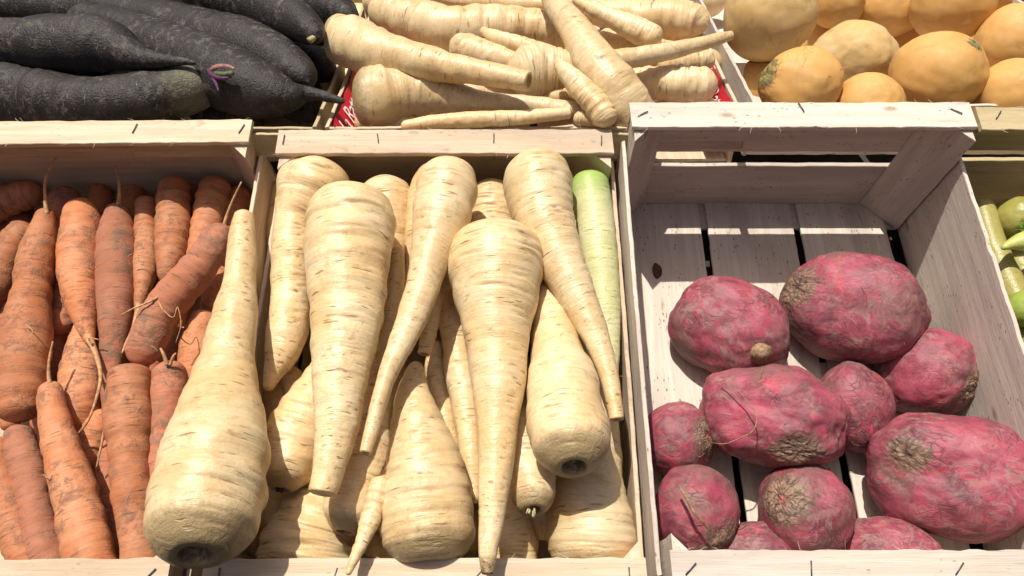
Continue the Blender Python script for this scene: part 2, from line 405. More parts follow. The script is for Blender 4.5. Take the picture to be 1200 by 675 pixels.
            if sign > 0: 
                for k in range(seg): k2 = (k+1) % seg; faces.append((prev+k, prev+k2, count+k2, count+k))
            else:
                for k in range(seg): k2 = (k+1) % seg; faces.append((prev+k, count+k, count+k2, prev+k2))
            prev = count; count += seg
        ring = tuple(range(prev, prev+seg)); faces.append(ring if sign > 0 else ring[::-1])
        return cen, tan, rb
    c0 = endcap(0, 1, start, r0); c1 = endcap(rings-1, -1, end, r1)
    VV = np.concatenate(Vl); org = P[rings//2].copy()
    attrs = dict(crease=np.concatenate(crl), crown=np.concatenate(cwl), cut=np.concatenate(ctl), core=np.concatenate(col))
    if green: attrs['greenm'] = np.exp(-(np.maximum(0, np.concatenate(vU))/(.026))**2)*.95
    fl = []; tt = np.concatenate(tU); vu = np.concatenate(vU); full = 2*PI*rmax
    for f in faces:
        us = [tt[i] for i in f]; mx = max(us); mn = min(us); wrap = (mx-mn) > full*.5 and len(f) == 4
        for i, u in zip(f, us): fl.append((u+full if (wrap and u < full*.5) else u, vu[i]))
    o = link(kind, VV-org, faces, M[mt], None, None, True, attrs, fl)
    o.location = org
    tag(o, label, cat or kind.replace('_', ' '), group)
    # fine dry rootlets, one mesh
    if hairs:
        hv = []; hf = []
        for k in range(hairs):
            i = R.randint(int(rings*.12), int(rings*.95)); j = int((seg*.5 + R.normal(0, seg*.17))) % seg
            p = V[i, j]; nrm = V[i, j]-P[i]; nrm /= np.linalg.norm(nrm)+1e-9
            dr = nrm*.5 + A[i]*R.normal(0, .9) + T[i]*R.normal(0, .5); dr /= np.linalg.norm(dr)
            ln = R.uniform(.003, .010); q = [p - nrm*.0004]; cur = p.copy()
            for w_ in range(6):
                cur = cur + dr*ln/6; dr = dr + R.normal(0, .28, 3) - nrm*.10; dr /= np.linalg.norm(dr); q.append(cur.copy())
            rad = R.uniform(.00012, .00024); a, b = tube_arrays([x-org for x in q], [rad*(1-.1*m_) for m_ in range(7)], 4)
            link('rootlet', a, b, M[hairmat], o)
    o['_n'] = 0; del o['_n']
    return o, dict(P=P, T=T, A=A, B=B, r=r, org=org, c0=c0, c1=c1, s=s, L=L)

def strand(parent_pack, name, pts, mt, fr='F', label=None):
    """a thin tail or rootlet as a part: pts (px, py, halfwidth px, z)"""
    o, pk = parent_pack
    C = []
    for px, py, hw, zz in pts:
        p = hit(fr, px, py, zz); C.append([*p, hw/FPX*(p-CAM).dot(FWD)])
    C = smooth_pts(C, 6)
    a, b = tube_arrays([Vector(c[:3])-Vector(pk['org']) for c in C], [max(c[3], .00012) for c in C], 8)
    h = link(name, a, b, M[mt], o)
    if label: h['label'] = label
    return h
def stub(parent_pack, which, mt, n=5, ln=.5, rad=.10, seed=3, name='leaf_stub', spread=.5):
    """cut leaf stalks standing in the crown"""
    o, pk = parent_pack; R = np.random.RandomState(seed)
    cen, tan, rb = pk[which]; out = -tan; V = []; Fc = []
    a_ = pk['A'][0 if which == 'c0' else -1]; b_ = np.cross(out, a_)
    for k in range(n):
        an = R.uniform(0, 6.28); q = R.uniform(0, .45)*rb
        base = cen + tan*rb*.45 + (a_*math.cos(an)+b_*math.sin(an))*q
        dr = out + (a_*math.cos(an)+b_*math.sin(an))*R.uniform(0, spread); dr /= np.linalg.norm(dr)
        l = rb*(.5+ln*R.uniform(.5, 1.2)); P_ = [base-pk['org'] + dr*l*i/4 + (a_*R.normal()+b_*R.normal())*rb*.03 for i in range(5)]
        rr = rb*rad*R.uniform(.8, 1.6); v, f = tube_arrays(P_, [rr*1.2, rr, rr, rr*.9, rr*.75], 7)
        off = len(V); V += v; Fc += [tuple(x+off for x in g_) for g_ in f]
    return link(name, V, Fc, M[mt], o)

# ------------------------------------------------------------------ bulbs
def bulb(kind, label, cx, cy, hx, hy, z, mt, fr='F', rot=0, thick=.9, axis=(0, 1, .3), crown_w=.5, lump=.06, group=None, cat=None, seed=1,
         dimple=.12, pinch=0.0, pith=0, squarish=2.0, nlat=80, nlon=110, hairs=0, fold=0.0, nub=None):
    """ellipsoidal root centred on the pixel (cx, cy) with half sizes hx, hy; axis: direction of the crown in view space (right, up, towards the lens)"""
    R = np.random.RandomState(seed)
    p = hit(fr, cx, cy, z); dist = (p-CAM).dot(FWD)
    vd = (p-CAM).normalized(); rx = RIGHT - vd*RIGHT.dot(vd); rx.normalize(); uy = rx.cross(vd).normalized()*1.0
    if uy.dot(UP) < 0: uy = -uy
    c, s_ = math.cos(math.radians(rot)), math.sin(math.radians(rot))
    ax = rx*c + uy*s_; ay = -rx*s_ + uy*c; az = -vd
    a = hx/FPX*dist; b = hy/FPX*dist; cc = min(a, b)*thick
    k = Vector(axis).normalized(); axw = rx*k.x + uy*k.y + az*k.z
    kl = np.array((axw.dot(ax), axw.dot(ay), axw.dot(az)))
    # sphere whose poles lie on the crown axis, so the mesh is densest there
    t1 = np.cross(kl, (0.3, .1, .9)); t1 /= np.linalg.norm(t1); t2 = np.cross(kl, t1)
    ph = np.linspace(0, PI, nlat+2); ph = PI*(.5-.5*np.cos(ph))*.35 + ph*.65
    lo = np.linspace(0, 2*PI, nlon, endpoint=False)
    dirs = [kl]; 
    PH, LO = np.meshgrid(ph[1:-1], lo, indexing='ij')
    dd = np.cos(PH)[..., None]*kl + np.sin(PH)[..., None]*(np.cos(LO)[..., None]*t1 + np.sin(LO)[..., None]*t2)
    Dv = np.concatenate([[kl], dd.reshape(-1, 3), [-kl]])
    # superellipsoid-ish + lumps
    q = squarish; nrm = (np.abs(Dv)**q).sum(1)**(1/q)
    rad = 1/nrm
    off = R.uniform(0, 50, 3); L_ = np.zeros(len(Dv))
    for i, dv in enumerate(Dv):
        v1 = Vector(dv*1.4+off); v2 = Vector(dv*4.2+off); v3 = Vector(dv*11+off)
        L_[i] = mnoise.noise(v1)*1.0 + mnoise.noise(v2)*.34 + mnoise.noise(v3)*.07
    rad = rad*(1+lump*1.9*L_)
    ang = np.arccos(np.clip(Dv@kl, -1, 1))
    crown = np.exp(-(ang/crown_w)**2)
    ringw = np.exp(-((ang-crown_w*.42)/(crown_w*.25))**2)
    az_ = np.arctan2(Dv@t2, Dv@t1)
    cn = np.array([mnoise.noise(Vector(dv*26+off)) for dv in Dv])
    rad = rad*(1 - dimple*np.exp(-(ang/(crown_w*.32))**2) + dimple*.35*ringw + crown*.035*cn)
    if pinch: rad *= 1 + pinch*np.exp(-((PI-ang)/.5)**2)
    if fold:
        fn = np.array([mnoise.noise(Vector((dv[0]*2.0+off[0], dv[1]*7+off[1], dv[2]*3+off[2]))) for dv in Dv])
        rad *= 1-fold*np.exp(-(fn/.09)**2)
    V = Dv*rad[:, None]*np.array((a, b, cc))
    core = np.exp(-(ang/(crown_w*.20))**4)*.8
    pit = np.exp(-(ang/(crown_w*.12))**4) if pith else np.zeros_like(ang)
    faces = []
    for k2 in range(nlon): faces.append((0, 1+k2, 1+(k2+1) % nlon))
    for i in range(nlat-1):
        for j in range(nlon):
            A_ = 1+i*nlon+j; B_ = 1+i*nlon+(j+1) % nlon; faces.append((A_, A_+nlon, B_+nlon, B_))
    last = 1+nlat*nlon; bb = 1+(nlat-1)*nlon
    for k2 in range(nlon): faces.append((last, bb+(k2+1) % nlon, bb+k2))
    mw = Matrix.Translation(p) @ Matrix((ax, ay, az)).transposed().to_4x4()
    o = link(kind, V, faces, M[mt], None, None, True, dict(crown=crown, core=core*(0 if not dimple else 1), pith=pit))
    o.matrix_world = mw
    tag(o, label, cat or kind.replace('_', ' '), group)
    if hairs:
        hv = []; hf = []
        for k3 in range(hairs):
            i = R.randint(len(Dv)); 
            for _ in range(60):
                if Dv[i][2] > .25: break
                i = R.randint(len(Dv))
            pp = V[i]; nn = Dv[i]; dr = np.cross(nn, R.normal(0, 1, 3)); dr /= np.linalg.norm(dr); dr = dr + nn*.12
            ln = R.uniform(.005, .018); Q = [pp]; cur = pp.copy()
            for w_ in range(7):
                cur = cur + dr*ln/7; rr_ = (np.linalg.norm(cur/np.array((a, b, cc))))
                dr = dr + R.normal(0, .25, 3) - nn*.06; dr /= np.linalg.norm(dr); Q.append(cur.copy())
            v, f = tube_arrays(Q, [R.uniform(.00014, .0003)]*8, 4)
            link('rootlet', v, f, M['hair' if mt != 'beet' else 'nub'], o)
    if nub:   # (px dx, px dy, half width px, length px): a root stub bulging towards the lens
        dx, dy, w_, l_, nm = nub
        u = dist/FPX; x0 = dx*u; y0 = dy*u; inv = 1-min(.98, (x0/a)**2+(y0/b)**2); z0 = cc*math.sqrt(inv)
        Q = [Vector((x0, y0, z0-w_*u)), Vector((x0*1.02, y0*1.02, z0)), Vector((x0*1.06, y0*1.03, z0+l_*u*.5)), Vector((x0*1.08, y0*1.04, z0+l_*u))]
        Q2 = smooth_pts([[*q_, rr_] for q_, rr_ in zip(Q, (w_*u*1.5, w_*u*1.15, w_*u*.9, w_*u*.45))], 5)
        v, f = tube_arrays([Vector(q_[:3]) for q_ in Q2], [q_[3]*(1+.12*math.sin(i*2.1)) for i, q_ in enumerate(Q2)], 14)
        link(nm, v, f, M['nub'], o)
    return o, dict(org=np.array(p), mw=mw)

# ------------------------------------------------------------------ crates
def board_mesh(l, w, t, seed, fray=.0006):
    R = random.Random(seed); n = max(6, int(l/.006)); V = []; Fc = []
    b = .0005
    prof = [(-w/2+b, -t/2), (w/2-b, -t/2), (w/2, -t/2+b), (w/2, t/2-b), (w/2-b, t/2), (-w/2+b, t/2), (-w/2, t/2-b), (-w/2, -t/2+b)]
    ph = [R.uniform(0, 50) for _ in range(4)]; bow = R.uniform(-.0012, .0012)
    for i in range(n+1):
        x = -l/2 + l*i/n; e = .0
        w1 = mnoise.noise(Vector((x*60, ph[0], 0)))*fray*1.3 + mnoise.noise(Vector((x*400, ph[1], 0)))*fray*.7
        w2 = mnoise.noise(Vector((x*60, ph[2], 0)))*fray*1.3 + mnoise.noise(Vector((x*400, ph[3], 0)))*fray*.7
        zz = bow*math.cos(PI*x/l)
        for (y, z) in prof:
            endj = R.uniform(-.0007, .0007) if i in (0, n) else 0
            V.append((x+endj, y + (w2 if y > 0 else w1), z+zz))
    for i in range(n):
        for k in range(8):
            k2 = (k+1) % 8; Fc.append((i*8+k, (i+1)*8+k, (i+1)*8+k2, i*8+k2))
    Fc.append(tuple(range(8))); Fc.append(tuple(n*8+k for k in range(8))[::-1])
    return V, Fc
AX = {'x': Matrix(((1, 0, 0), (0, 1, 0), (0, 0, 1))),            # length x, width y, thickness z
      'xz': Matrix(((1, 0, 0), (0, 0, -1), (0, 1, 0))),            # length x, width z
      'y': Matrix(((0, -1, 0), (1, 0, 0), (0, 0, 1))),             # length y, width x
      'yz': Matrix(((0, 0, 1), (1, 0, 0), (0, 1, 0)))}             # length y, width z, thickness x
_bs = [100]
def board(parent, name, c, l, w, t, ax, m, label=None, fray=.0006, yaw=0):
    _bs[0] += 1
    V, Fc = board_mesh(l, w, t, _bs[0], fray)
    o = link(name, V, Fc, m, parent, None, False)
    R_ = Matrix.Rotation(yaw, 4, 'Z') @ AX[ax].to_4x4()
    o.matrix_local = Matrix.Translation(c) @ R_
    if label: o['label'] = label
    return o
def post(parent, x, y, sx, sy, leg, z0, z1, m):
    """triangular corner post, the long face towards the inside of the crate; length on local X"""
    n = 16; V = []; Fc = []
    for i in range(n+1):
        h = (z1-z0)*i/n - (z1-z0)/2; j = .0004*math.sin(i*1.7)
        V += [(h, 0, 0), (h, sx*(leg+j), 0), (h, sx*leg*.94, sy*.002), (h, sx*.002, sy*leg*.94), (h, 0, sy*(leg+j))]
    for i in range(n):
        for k in range(5): k2 = (k+1) % 5; Fc.append((i*5+k, i*5+k2, (i+1)*5+k2, (i+1)*5+k))
    Fc += [tuple(range(5))[::-1], tuple(n*5+k for k in range(5))]
    o = link('corner_post', V, Fc, m, parent, None, False)
    # local X -> crate z, local Y -> crate x, local Z -> crate y
    o.matrix_local = Matrix.Translation((x, y, (z0+z1)/2)) @ Matrix(((0, 1, 0), (0, 0, 1), (1, 0, 0))).to_4x4()
    return o
def staple(parent, p, ang, ln=.010, plane='top', rad=.00055):
    """p in the local space of the board"""
    d = Vector((math.cos(ang), math.sin(ang), 0)); P_ = []
    up_ = Vector((0, 0, 1))
    if plane == 'bot': up_ = -up_
    P_ = [Vector(p)-d*ln/2-up_*.002, Vector(p)-d*ln/2+up_*.0006, Vector(p)+d*ln/2+up_*.0008, Vector(p)+d*ln/2-up_*.002]
    v, f = tube_arrays(P_, [rad]*4, 6); return link('staple', v, f, M['staple'], parent)
def splinters(parent, l, w, t, seed, n=6):
    R = random.Random(seed); V = []; Fc = []
    for k in range(n):
        x = R.uniform(-l/2, l/2); y = R.choice((-w/2, w/2)); P_ = [Vector((x, y*.98, t/2*.6))]; d = Vector((R.uniform(-1, 1), math.copysign(R.uniform(.1, .5), y), R.uniform(-.2, .5))).normalized()
        for i in range(4): P_.append(P_[-1]+d*R.uniform(.0008, .0025)); d = (d+Vector((R.gauss(0, .3), R.gauss(0, .3), R.gauss(0, .3)))).normalized()
        v, f = tube_arrays(P_, [.0003, .00025, .0002, .00016, .0001], 4)
        link('splinter', v, f, M['wood'], parent)
def crate(label, mw, W, L, H, m, bw=.022, slot=None, side_drop=.028, leg=.032, planks=4, gap=.006, side_h=None, group='wooden crates of root vegetables', front_in=0.0,
          batten=True, side_w=.0035, knot=False, staples=()):
    e = bpy.data.objects.new('wooden_crate', None); COL.objects.link(e); e.empty_display_size = .05
    e.matrix_world = mw; tag(e, label, 'crate', group)
    bt = .005
    for k, (y, sg) in enumerate(((0, -1), (-L, 1))):
        if batten:
            b_ = board(e, 'top_batten', (W/2, y+sg*bw/2, -bt/2), W, bw, bt, 'x', m, fray=.0008)
            splinters(b_, W, bw, bt, int(W*1e4)+k, 18)
            if k == 0:
                for (fx, ang, fy) in staples: staple(b_, (-W/2+W*fx, fy*bw, bt/2+.0003), ang)
            else:
                for fx in (.04, .3, .62, .96): staple(b_, (-W/2+W*fx, 0.002, bt/2+.0003), rnd.uniform(.7, 2.4))
        th = .0045; ztop = -bt-.0003; yy = y+sg*(th/2+.0015)
        s0, s1 = slot if slot else (.45*H, .45*H+.012)
        top = board(e, 'end_board', (W/2, yy, (ztop-s0)/2), W-.004, s0+ztop, th, 'xz', m, fray=.0004)
        low = board(e, 'end_board', (W/2, yy, (-s1-H)/2), W-.004, H-s1, th, 'xz', m, fray=.0005)
        for sx, xx in ((1, .0025), (-1, W-.0025)):
            post(e, xx, yy+sg*(th/2+.0006), sx, sg, leg, -H+.004, -bt-.0003, m)
        if k == 0:
            for fx in (.30, .70): staple(low, (-(W-.004)/2+W*fx, -(H-s1)/2+.010, -th/2-.0003), 1.3, .007, 'bot')
    sh = side_h or (H-side_drop)
    for xx in (-side_w/2, W+side_w/2):
        sb = board(e, 'side_board', (xx, -L/2, -H+sh/2), L-.03, sh, side_w, 'yz', m, fray=.0014)
    # floor planks front to back over cross slats
    pw = (W-.008-front_in-gap*(planks-1))/planks
    for i in range(planks):
        fs = board(e, 'floor_slat', (.004+pw/2+i*(pw+gap), -L/2, -H+.0015), L-.012, pw, .003, 'y', M['floor_wood'] if m is M['old_wood'] else m)
        if knot and i == 0:
            kp = e.matrix_world.inverted() @ hitF(770, 318, -.1269); q = Vector((kp.y+L/2, -(kp.x-(.004+pw/2))  , .0034)); Vk = [q+Vector((math.cos(t_)*.0085*(1+.12*math.sin(3*t_)), math.sin(t_)*.0048, 0)) for t_ in [2*PI*j_/28 for j_ in range(28)]]
            Vk += [v_+Vector((0, 0, -.0035)) for v_ in Vk]
            link('knot', Vk, [tuple(range(28)), tuple(range(28, 56))[::-1]]+[(j_, 28+j_, 28+(j_+1) % 28, (j_+1) % 28) for j_ in range(28)], M['knot'], fs)
    for yy in (-.018, -L/2, -L+.018): board(e, 'cross_slat', (W/2, yy, -H-.0025), W, .034, .004, 'x', m)
    return e
def frameF(px, py, z, yaw=0):
    p = toF(hitF(px, py, z)); return MF @ Matrix.Translation((p.x, p.y, z)) @ Matrix.Rotation(yaw, 4, 'Z'), p

# ================================================================== the setting
def shelf(name, mw, x0, x1, y0, y1, z, t=.02):
    V = [(x, y, z+dz) for dz in (0, -t) for (x, y) in ((x0, y0), (x1, y0), (x1, y1), (x0, y1))]
    o = link(name, V, [(0, 1, 2, 3), (7, 6, 5, 4), (0, 4, 5, 1), (1, 5, 6, 2), (2, 6, 7, 3), (3, 7, 4, 0)], M['shelf'], None, None, False)
    o.matrix_world = mw; o['kind'] = 'structure'; return o
shelf('sloping_shelf', MF, -1.1, 1.3, -.55, .20, -.165)
shelf('back_shelf', Matrix.Translation((0, 0, ZB)), -1.3, 1.4, .14, 1.3, -.17)

# ================================================================== crates
mw, _ = frameF(290-12, 143, .003); p1 = toF(hitF(290, 143, .003))
W1 = .31
crate('pale wooden crate at lower left filled with dirty orange carrots', MF @ Matrix.Translation((-.2385-W1+.003, .1665, .003)) @ Matrix.Rotation(math.radians(.6), 4, 'Z'), W1, .402, .15, M['wood'],
      bw=.0255, staples=((.665, 1.35, .1), (.975, 1.2, .05)), slot=(.118, .128))
crate('wooden crate of big cream parsnips in the middle of the front row', MF @ Matrix.Translation((-.2108, .1602, 0)) @ Matrix.Rotation(math.radians(.1), 4, 'Z'), .3015, .3935, .15, M['wood'],
      bw=.0265, staples=((.02, 1.55, .05), (.30, 1.75, .1), (.645, 1.57, .1), (.965, 1.5, 0)), slot=(.118, .128))
crate('weathered crate with bare floor showing around a few pink beets', MF @ Matrix.Translation((.1035, .1700, .026)), .299, .402, .156, M['old_wood'],
      bw=.0275, side_drop=.036, staples=((.035, .5, .0), (.50, 1.9, .25), (.95, -.6, .1)), slot=(.0645, .087), gap=.0072, planks=3, front_in=.009, knot=True)
crate('crate of green gourds cut off by the right edge of the photo', MF @ Matrix.Translation((.4100, .1700, .020)), .30, .402, .156, M['tan_wood'],
      bw=.0255, side_drop=.036, staples=((.06, .9, .1), (.5, 1.5, 0)), slot=(.056, .072), leg=.015)
Lb = .42
def bcrate(label, x0, w, m, yf=.160, cut=.03, H=.058, front_h=.022):
    """shallow display tray; its front end is low because the propped front row leans against it"""
    e = bpy.data.objects.new('wooden_crate', None); COL.objects.link(e); e.location = (x0, yf, ZB); tag(e, label, 'crate', 'wooden crates of root vegetables')
    board(e, 'end_board', (w/2, .002, -.002-front_h/2), w-.008, front_h, .0035, 'xz', m)
    board(e, 'end_board', (w/2, Lb, -H/2), w-.008, H, .0035, 'xz', m)
    for xx in (.002, w-.002):
        board(e, 'side_board', (xx, Lb/2, -.0125), Lb, .024, .0035, 'yz', m, fray=.0008)
        board(e, 'side_board', (xx, Lb/2+cut/2, -.0262-(H-.026)/2), Lb-cut, H-.026, .0035, 'yz', m)
    for sx, xx in ((1, .0045), (-1, w-.0045)):
        post(e, xx, Lb-.003, sx, -1, .022, -H, -.004, m)
        post(e, xx, cut+.10, sx, 1, .012, -H, -.004, m)
    for i in range(4): board(e, 'floor_slat', (w*(i+.5)/4, Lb/2+cut/2, -H+.001), Lb-cut-.01, w/4-.008, .003, 'y', m)
    return e
bcrate('crate at upper left heaped with black radishes', -.178-.40, .398, M['tan_wood'])
cp = bcrate('back row crate lined with red printed paper holding parsnips', -.1725, .392, M['wood'])
bcrate('crate at upper right holding round yellow turnips', .2335, .40, M['old_wood'], yf=.205, cut=.0, front_h=.055)
# a wooden slat behind the front row and red paper with its printed script
def paper():
    e = bpy.data.objects.new('paper_liner', None); COL.objects.link(e); e.location = (0, .16, ZB)
    tag(e, 'glossy red paper with white script lining the crate of back row parsnips', 'paper')
    for sx, X, lean in ((1, -.1670, 40), (-1, .2150, 24)):
        Rm = Matrix.Translation((X, 0, 0)) @ Matrix.Rotation(math.radians(-sx*lean), 4, 'Y') @ Matrix.Translation((-X, 0, 0))
        n = 50; V = []; Fc = []
        for i in range(n+1):
            y = (.002 if sx > 0 else .035) + .37*i/n
            for j in range(9):
                z = -.0015 - .050*j/8; wv = .0011*math.sin(i*.55+j*.5)+.0008*math.sin(i*.23+2)
                topj = .0012*math.sin(i*.9) if j == 0 else 0
                V.append((X + sx*(.0015+abs(wv)*.6) , y, z+topj))
        m_ = len(V); V += [(x-sx*.0003, y, z) for x, y, z in V]
        for i in range(n):
            for j in range(8):
                a = i*9+j; Fc.append((a, a+1, a+10, a+9)); Fc.append((m_+a, m_+a+9, m_+a+10, m_+a+1))
        link('paper_sheet', [Rm @ Vector(v_) for v_ in V], Fc, M['red'], e)
        for (txt, y0) in (('La Ratte du', .004), ('La Ratte du', .135), ('La Ratte du', .265)):
            cu = bpy.data.curves.new('script', 'FONT'); cu.body = txt; cu.size = .0225; cu.shear = .45; cu.extrude = .0001; cu.resolution_u = 4; cu.space_character = .92
            to = bpy.data.objects.new('script', cu); COL.objects.link(to)
            dg = bpy.context.evaluated_depsgraph_get(); me = bpy.data.meshes.new_from_object(to.evaluated_get(dg)); bpy.data.objects.remove(to)
            me.materials.clear(); me.materials.append(M['white'])
            t = bpy.data.objects.new('printed_script', me); COL.objects.link(t); t.parent = e
            if sx > 0: t.matrix_local = Rm @ Matrix.Translation((X+.0042, y0-.002, -.0195)) @ Matrix(((0, 0, 1), (1, 0, 0), (0, 1, 0))).to_4x4()
            else: t.matrix_local = Rm @ Matrix.Translation((X-.0042, y0+.118, -.0215)) @ Matrix(((0, 0, -1), (-1, 0, 0), (0, 1, 0))).to_4x4()
paper()
sl = bpy.data.objects.new('spacer_slat', None); COL.objects.link(sl); sl.matrix_world = Matrix.Translation((0, .1510, ZB-.002))
tag(sl, 'long thin wooden slat lying between the two rows of crates', 'slat')
board(sl, 'slat_board', (-.12, .000, -.012), .46, .024, .0035, 'xz', M['tan_wood'])

# ================================================================== carrots
GC = 'carrots in the left front crate'
CL = []
def C(label, pts, z, mt='carrot', start='round', end='point', tail=None, **k):
    k.setdefault('rings', 130); k.setdefault('seg', 44)
    o = root('carrot', label, pts, z, mt, 'F', start, end, GC, lump=.062, groove=.85, hairs=k.pop('hairs', 3), constr=.6, capk=k.pop('capk', (.75, .8)), **k)
    if tail: strand(o, 'tap_root', tail, 'tail')
    CL.append(o); return o
C('long thick carrot at the left edge with a root thread rising over the crate back', [(54, 246, 10), (50, 270, 15), (43, 300, 19), (36, 350, 23.5), (29, 400, 27), (24, 450, 28), (22, 493, 22)], (-.062, -.050), start='round', end='round',
  tail=[(55, 252, 3, -.056), (53, 232, 2, -.050), (53, 212, 1.6, -.042), (59, 196, 1.4, -.036), (66, 184, 1, -.030)])
C('broad shouldered carrot with its tapered tip hanging into a long root thread', [(96, 236, 17), (95, 265, 23), (92, 300, 22), (92, 330, 20), (97, 365, 15), (103, 392, 8), (107, 403, 4)], (-.066, -.058),
  tail=[(103, 394, 5, -.056), (112, 414, 3.2, -.052), (118, 441, 2.2, -.046), (112, 470, 1.8, -.042), (102, 495, 1.4, -.044), (87, 513, .9, -.050)])
C('straight pinkish carrot with a narrow neck, standing fourth from the left wall', [(138, 241, 14), (138, 254, 16), (136, 275, 21), (136, 310, 21.5), (136, 345, 20.5), (135, 380, 18), (132, 420, 14), (128, 470, 9), (125, 500, 4)], (-.068, -.066), 'dusty_carrot',
  tail=[(138, 246, 3, -.062), (140, 228, 2.2, -.056), (139, 210, 1.5, -.05), (135, 194, 1, -.045)])
C('slim carrot whose bent root tail ends above the diagonal carrot', [(172, 232, 11), (171, 255, 13), (171, 290, 13.5), (169, 325, 12), (165, 350, 8), (161, 366, 4)], (-.075, -.068),
  tail=[(163, 358, 4, -.066), (159, 375, 2.8, -.060), (154, 390, 2.2, -.055), (148, 402, 1.8, -.05), (143, 414, 1, -.047)])
C('short blunt carrot with its head in shade and a stubby tip', [(205, 211, 17), (204, 240, 19.5), (202, 275, 19), (199, 300, 16.5), (194, 322, 9), (191, 331, 4)], (-.070, -.060), capk=(.8, 1.2))
C('carrot leaning right with dark soil spots near its shaded head', [(254, 210, 16), (250, 232, 19), (243, 262, 18.5), (236, 290, 16), (226, 320, 12), (218, 345, 8)], (-.074, -.072))
C('carrot lying diagonally across the others with a pale root thread at its upper end', [(263, 263, 8), (254, 280, 17), (236, 308, 21), (212, 337, 21.5), (190, 366, 22.5), (175, 395, 22), (160, 428, 16)], (-.040, -.046), 'dusty_carrot', end='round',
  tail=[(262, 268, 2.5, -.040), (266, 252, 1.8, -.034), (273, 234, 1.3, -.028), (283, 213, .9, -.02)])
C('plump carrot cut by the left edge with its rounded head pointing up right', [(33, 262, 14), (20, 280, 18), (6, 305, 20), (-12, 340, 20), (-30, 380, 16)], (-.070, -.070))
C('carrot lying flat in the upper left corner half in shadow', [(50, 224, 12), (30, 228, 17), (0, 240, 18), (-30, 255, 18), (-60, 270, 14)], (-.085, -.08))
C('carrot with a grey soil cap just left of the broad shouldered carrot', [(78, 222, 15), (75, 245, 18), (69, 285, 16), (64, 320, 12), (60, 350, 6)], (-.084, -.08), 'dusty_carrot')
C('dark earth covered carrot end wedged under the broad shouldered carrot', [(78, 300, 12), (73, 335, 16), (72, 365, 17), (70, 392, 14)], (-.088, -.082), 'dusty_carrot', end='round')
C('small carrot end beside the big left parsnip with a trimmed crown', [(262, 315, 10), (254, 335, 13), (249, 352, 13), (246, 366, 10)], (-.088, -.076), end='round')
C('carrot rising beside the big left parsnip below the trimmed carrot end', [(238, 365, 16), (234, 392, 20), (229, 425, 20), (224, 465, 16), (218, 500, 8)], (-.068, -.064))
C('carrot at the lower left with a notched grey shoulder', [(20, 499, 13), (24, 520, 18), (31, 550, 19.5), (38, 585, 20), (48, 625, 20.5), (60, 668, 20), (70, 705, 18)], (-.058, -.05), 'dusty_carrot', end='round')
C('carrot in the lower left corner with soil filled cracks', [(-8, 515, 15), (-2, 545, 19), (8, 580, 21), (20, 620, 22), (34, 665, 21), (46, 705, 19)], (-.056, -.052), end='round')
C('long bright carrot with a grey cap and a straight root thread near the front', [(59, 448, 11), (60, 470, 15), (66, 500, 17.5), (76, 540, 21), (88, 580, 24.5), (98, 620, 27), (108, 660, 28), (118, 705, 25)], (-.045, -.036), end='round',
  tail=[(59, 454, 3, -.040), (57, 438, 2, -.036), (58, 420, 1.5, -.032), (62, 400, 1, -.028)])
C('flat topped carrot standing upright at the front with dark soil lumps', [(151, 430, 22), (151, 450, 25), (151, 500, 25), (153, 550, 23), (157, 600, 21.5), (163, 650, 20.5), (168, 700, 19)], (-.040, -.036), start='round', end='round', capk=(.45, .8))
C('dusty carrot with dry leaf stubs right beside the flat topped carrot', [(197, 425, 16), (198, 448, 20), (194, 495, 18), (188, 545, 17), (184, 600, 17), (182, 650, 17), (180, 700, 16)], (-.050, -.045), 'dusty_carrot', end='round')
C('carrot between the long thick one and the thread tailed one, its lower end rounded', [(103, 375, 12), (98, 410, 20), (95, 445, 24), (92, 480, 22), (88, 507, 15)], (-.078, -.070), end='round')
C('slanted carrot half covered by the long bright carrot', [(124, 480, 12), (112, 508, 17), (102, 535, 17), (92, 565, 14), (84, 590, 10)], (-.075, -.072))
C('shaded carrot glimpsed between the bright and the flat topped carrot', [(126, 505, 10), (125, 550, 14), (130, 600, 15), (138, 650, 14), (142, 700, 13)], (-.078, -.072), 'dusty_carrot', end='round')
C('grey dusty carrot end showing left of the thread of the bright carrot', [(68, 385, 11), (63, 415, 13), (58, 450, 13), (52, 485, 12)], (-.092, -.088), 'dusty_carrot', end='round')
C('sliver of carrot between the dusty stubbed carrot and the big parsnip', [(236, 443, 10), (231, 465, 12), (224, 500, 11), (216, 540, 8)], (-.066, -.06))
C('carrot under the lower end of the diagonal carrot', [(207, 385, 12), (206, 415, 14), (204, 450, 14), (203, 490, 12)], (-.084, -.078))
C('dark shaded carrot in the right corner under the crate back', [(283, 222, 13), (278, 245, 16), (270, 270, 15), (262, 300, 12)], (-.092, -.088), hairs=1)
C('red brown carrot lower left of the corner, under the plump one', [(14, 335, 15), (4, 365, 18), (-6, 400, 18), (-16, 440, 16)], (-.088, -.084))
C('carrot peeping out beneath the big parsnip by the front edge', [(200, 600, 12), (203, 630, 16), (205, 660, 18), (208, 700, 17)], (-.070, -.066), end='round')
C('carrot head shaded behind the narrow necked carrot', [(122, 205, 11), (118, 225, 14), (115, 250, 14), (112, 290, 12)], (-.098, -.095), hairs=1)
C('carrot head shaded between two upright carrots in the back', [(160, 208, 12), (156, 230, 14), (152, 260, 14), (150, 300, 11)], (-.100, -.098), hairs=1)
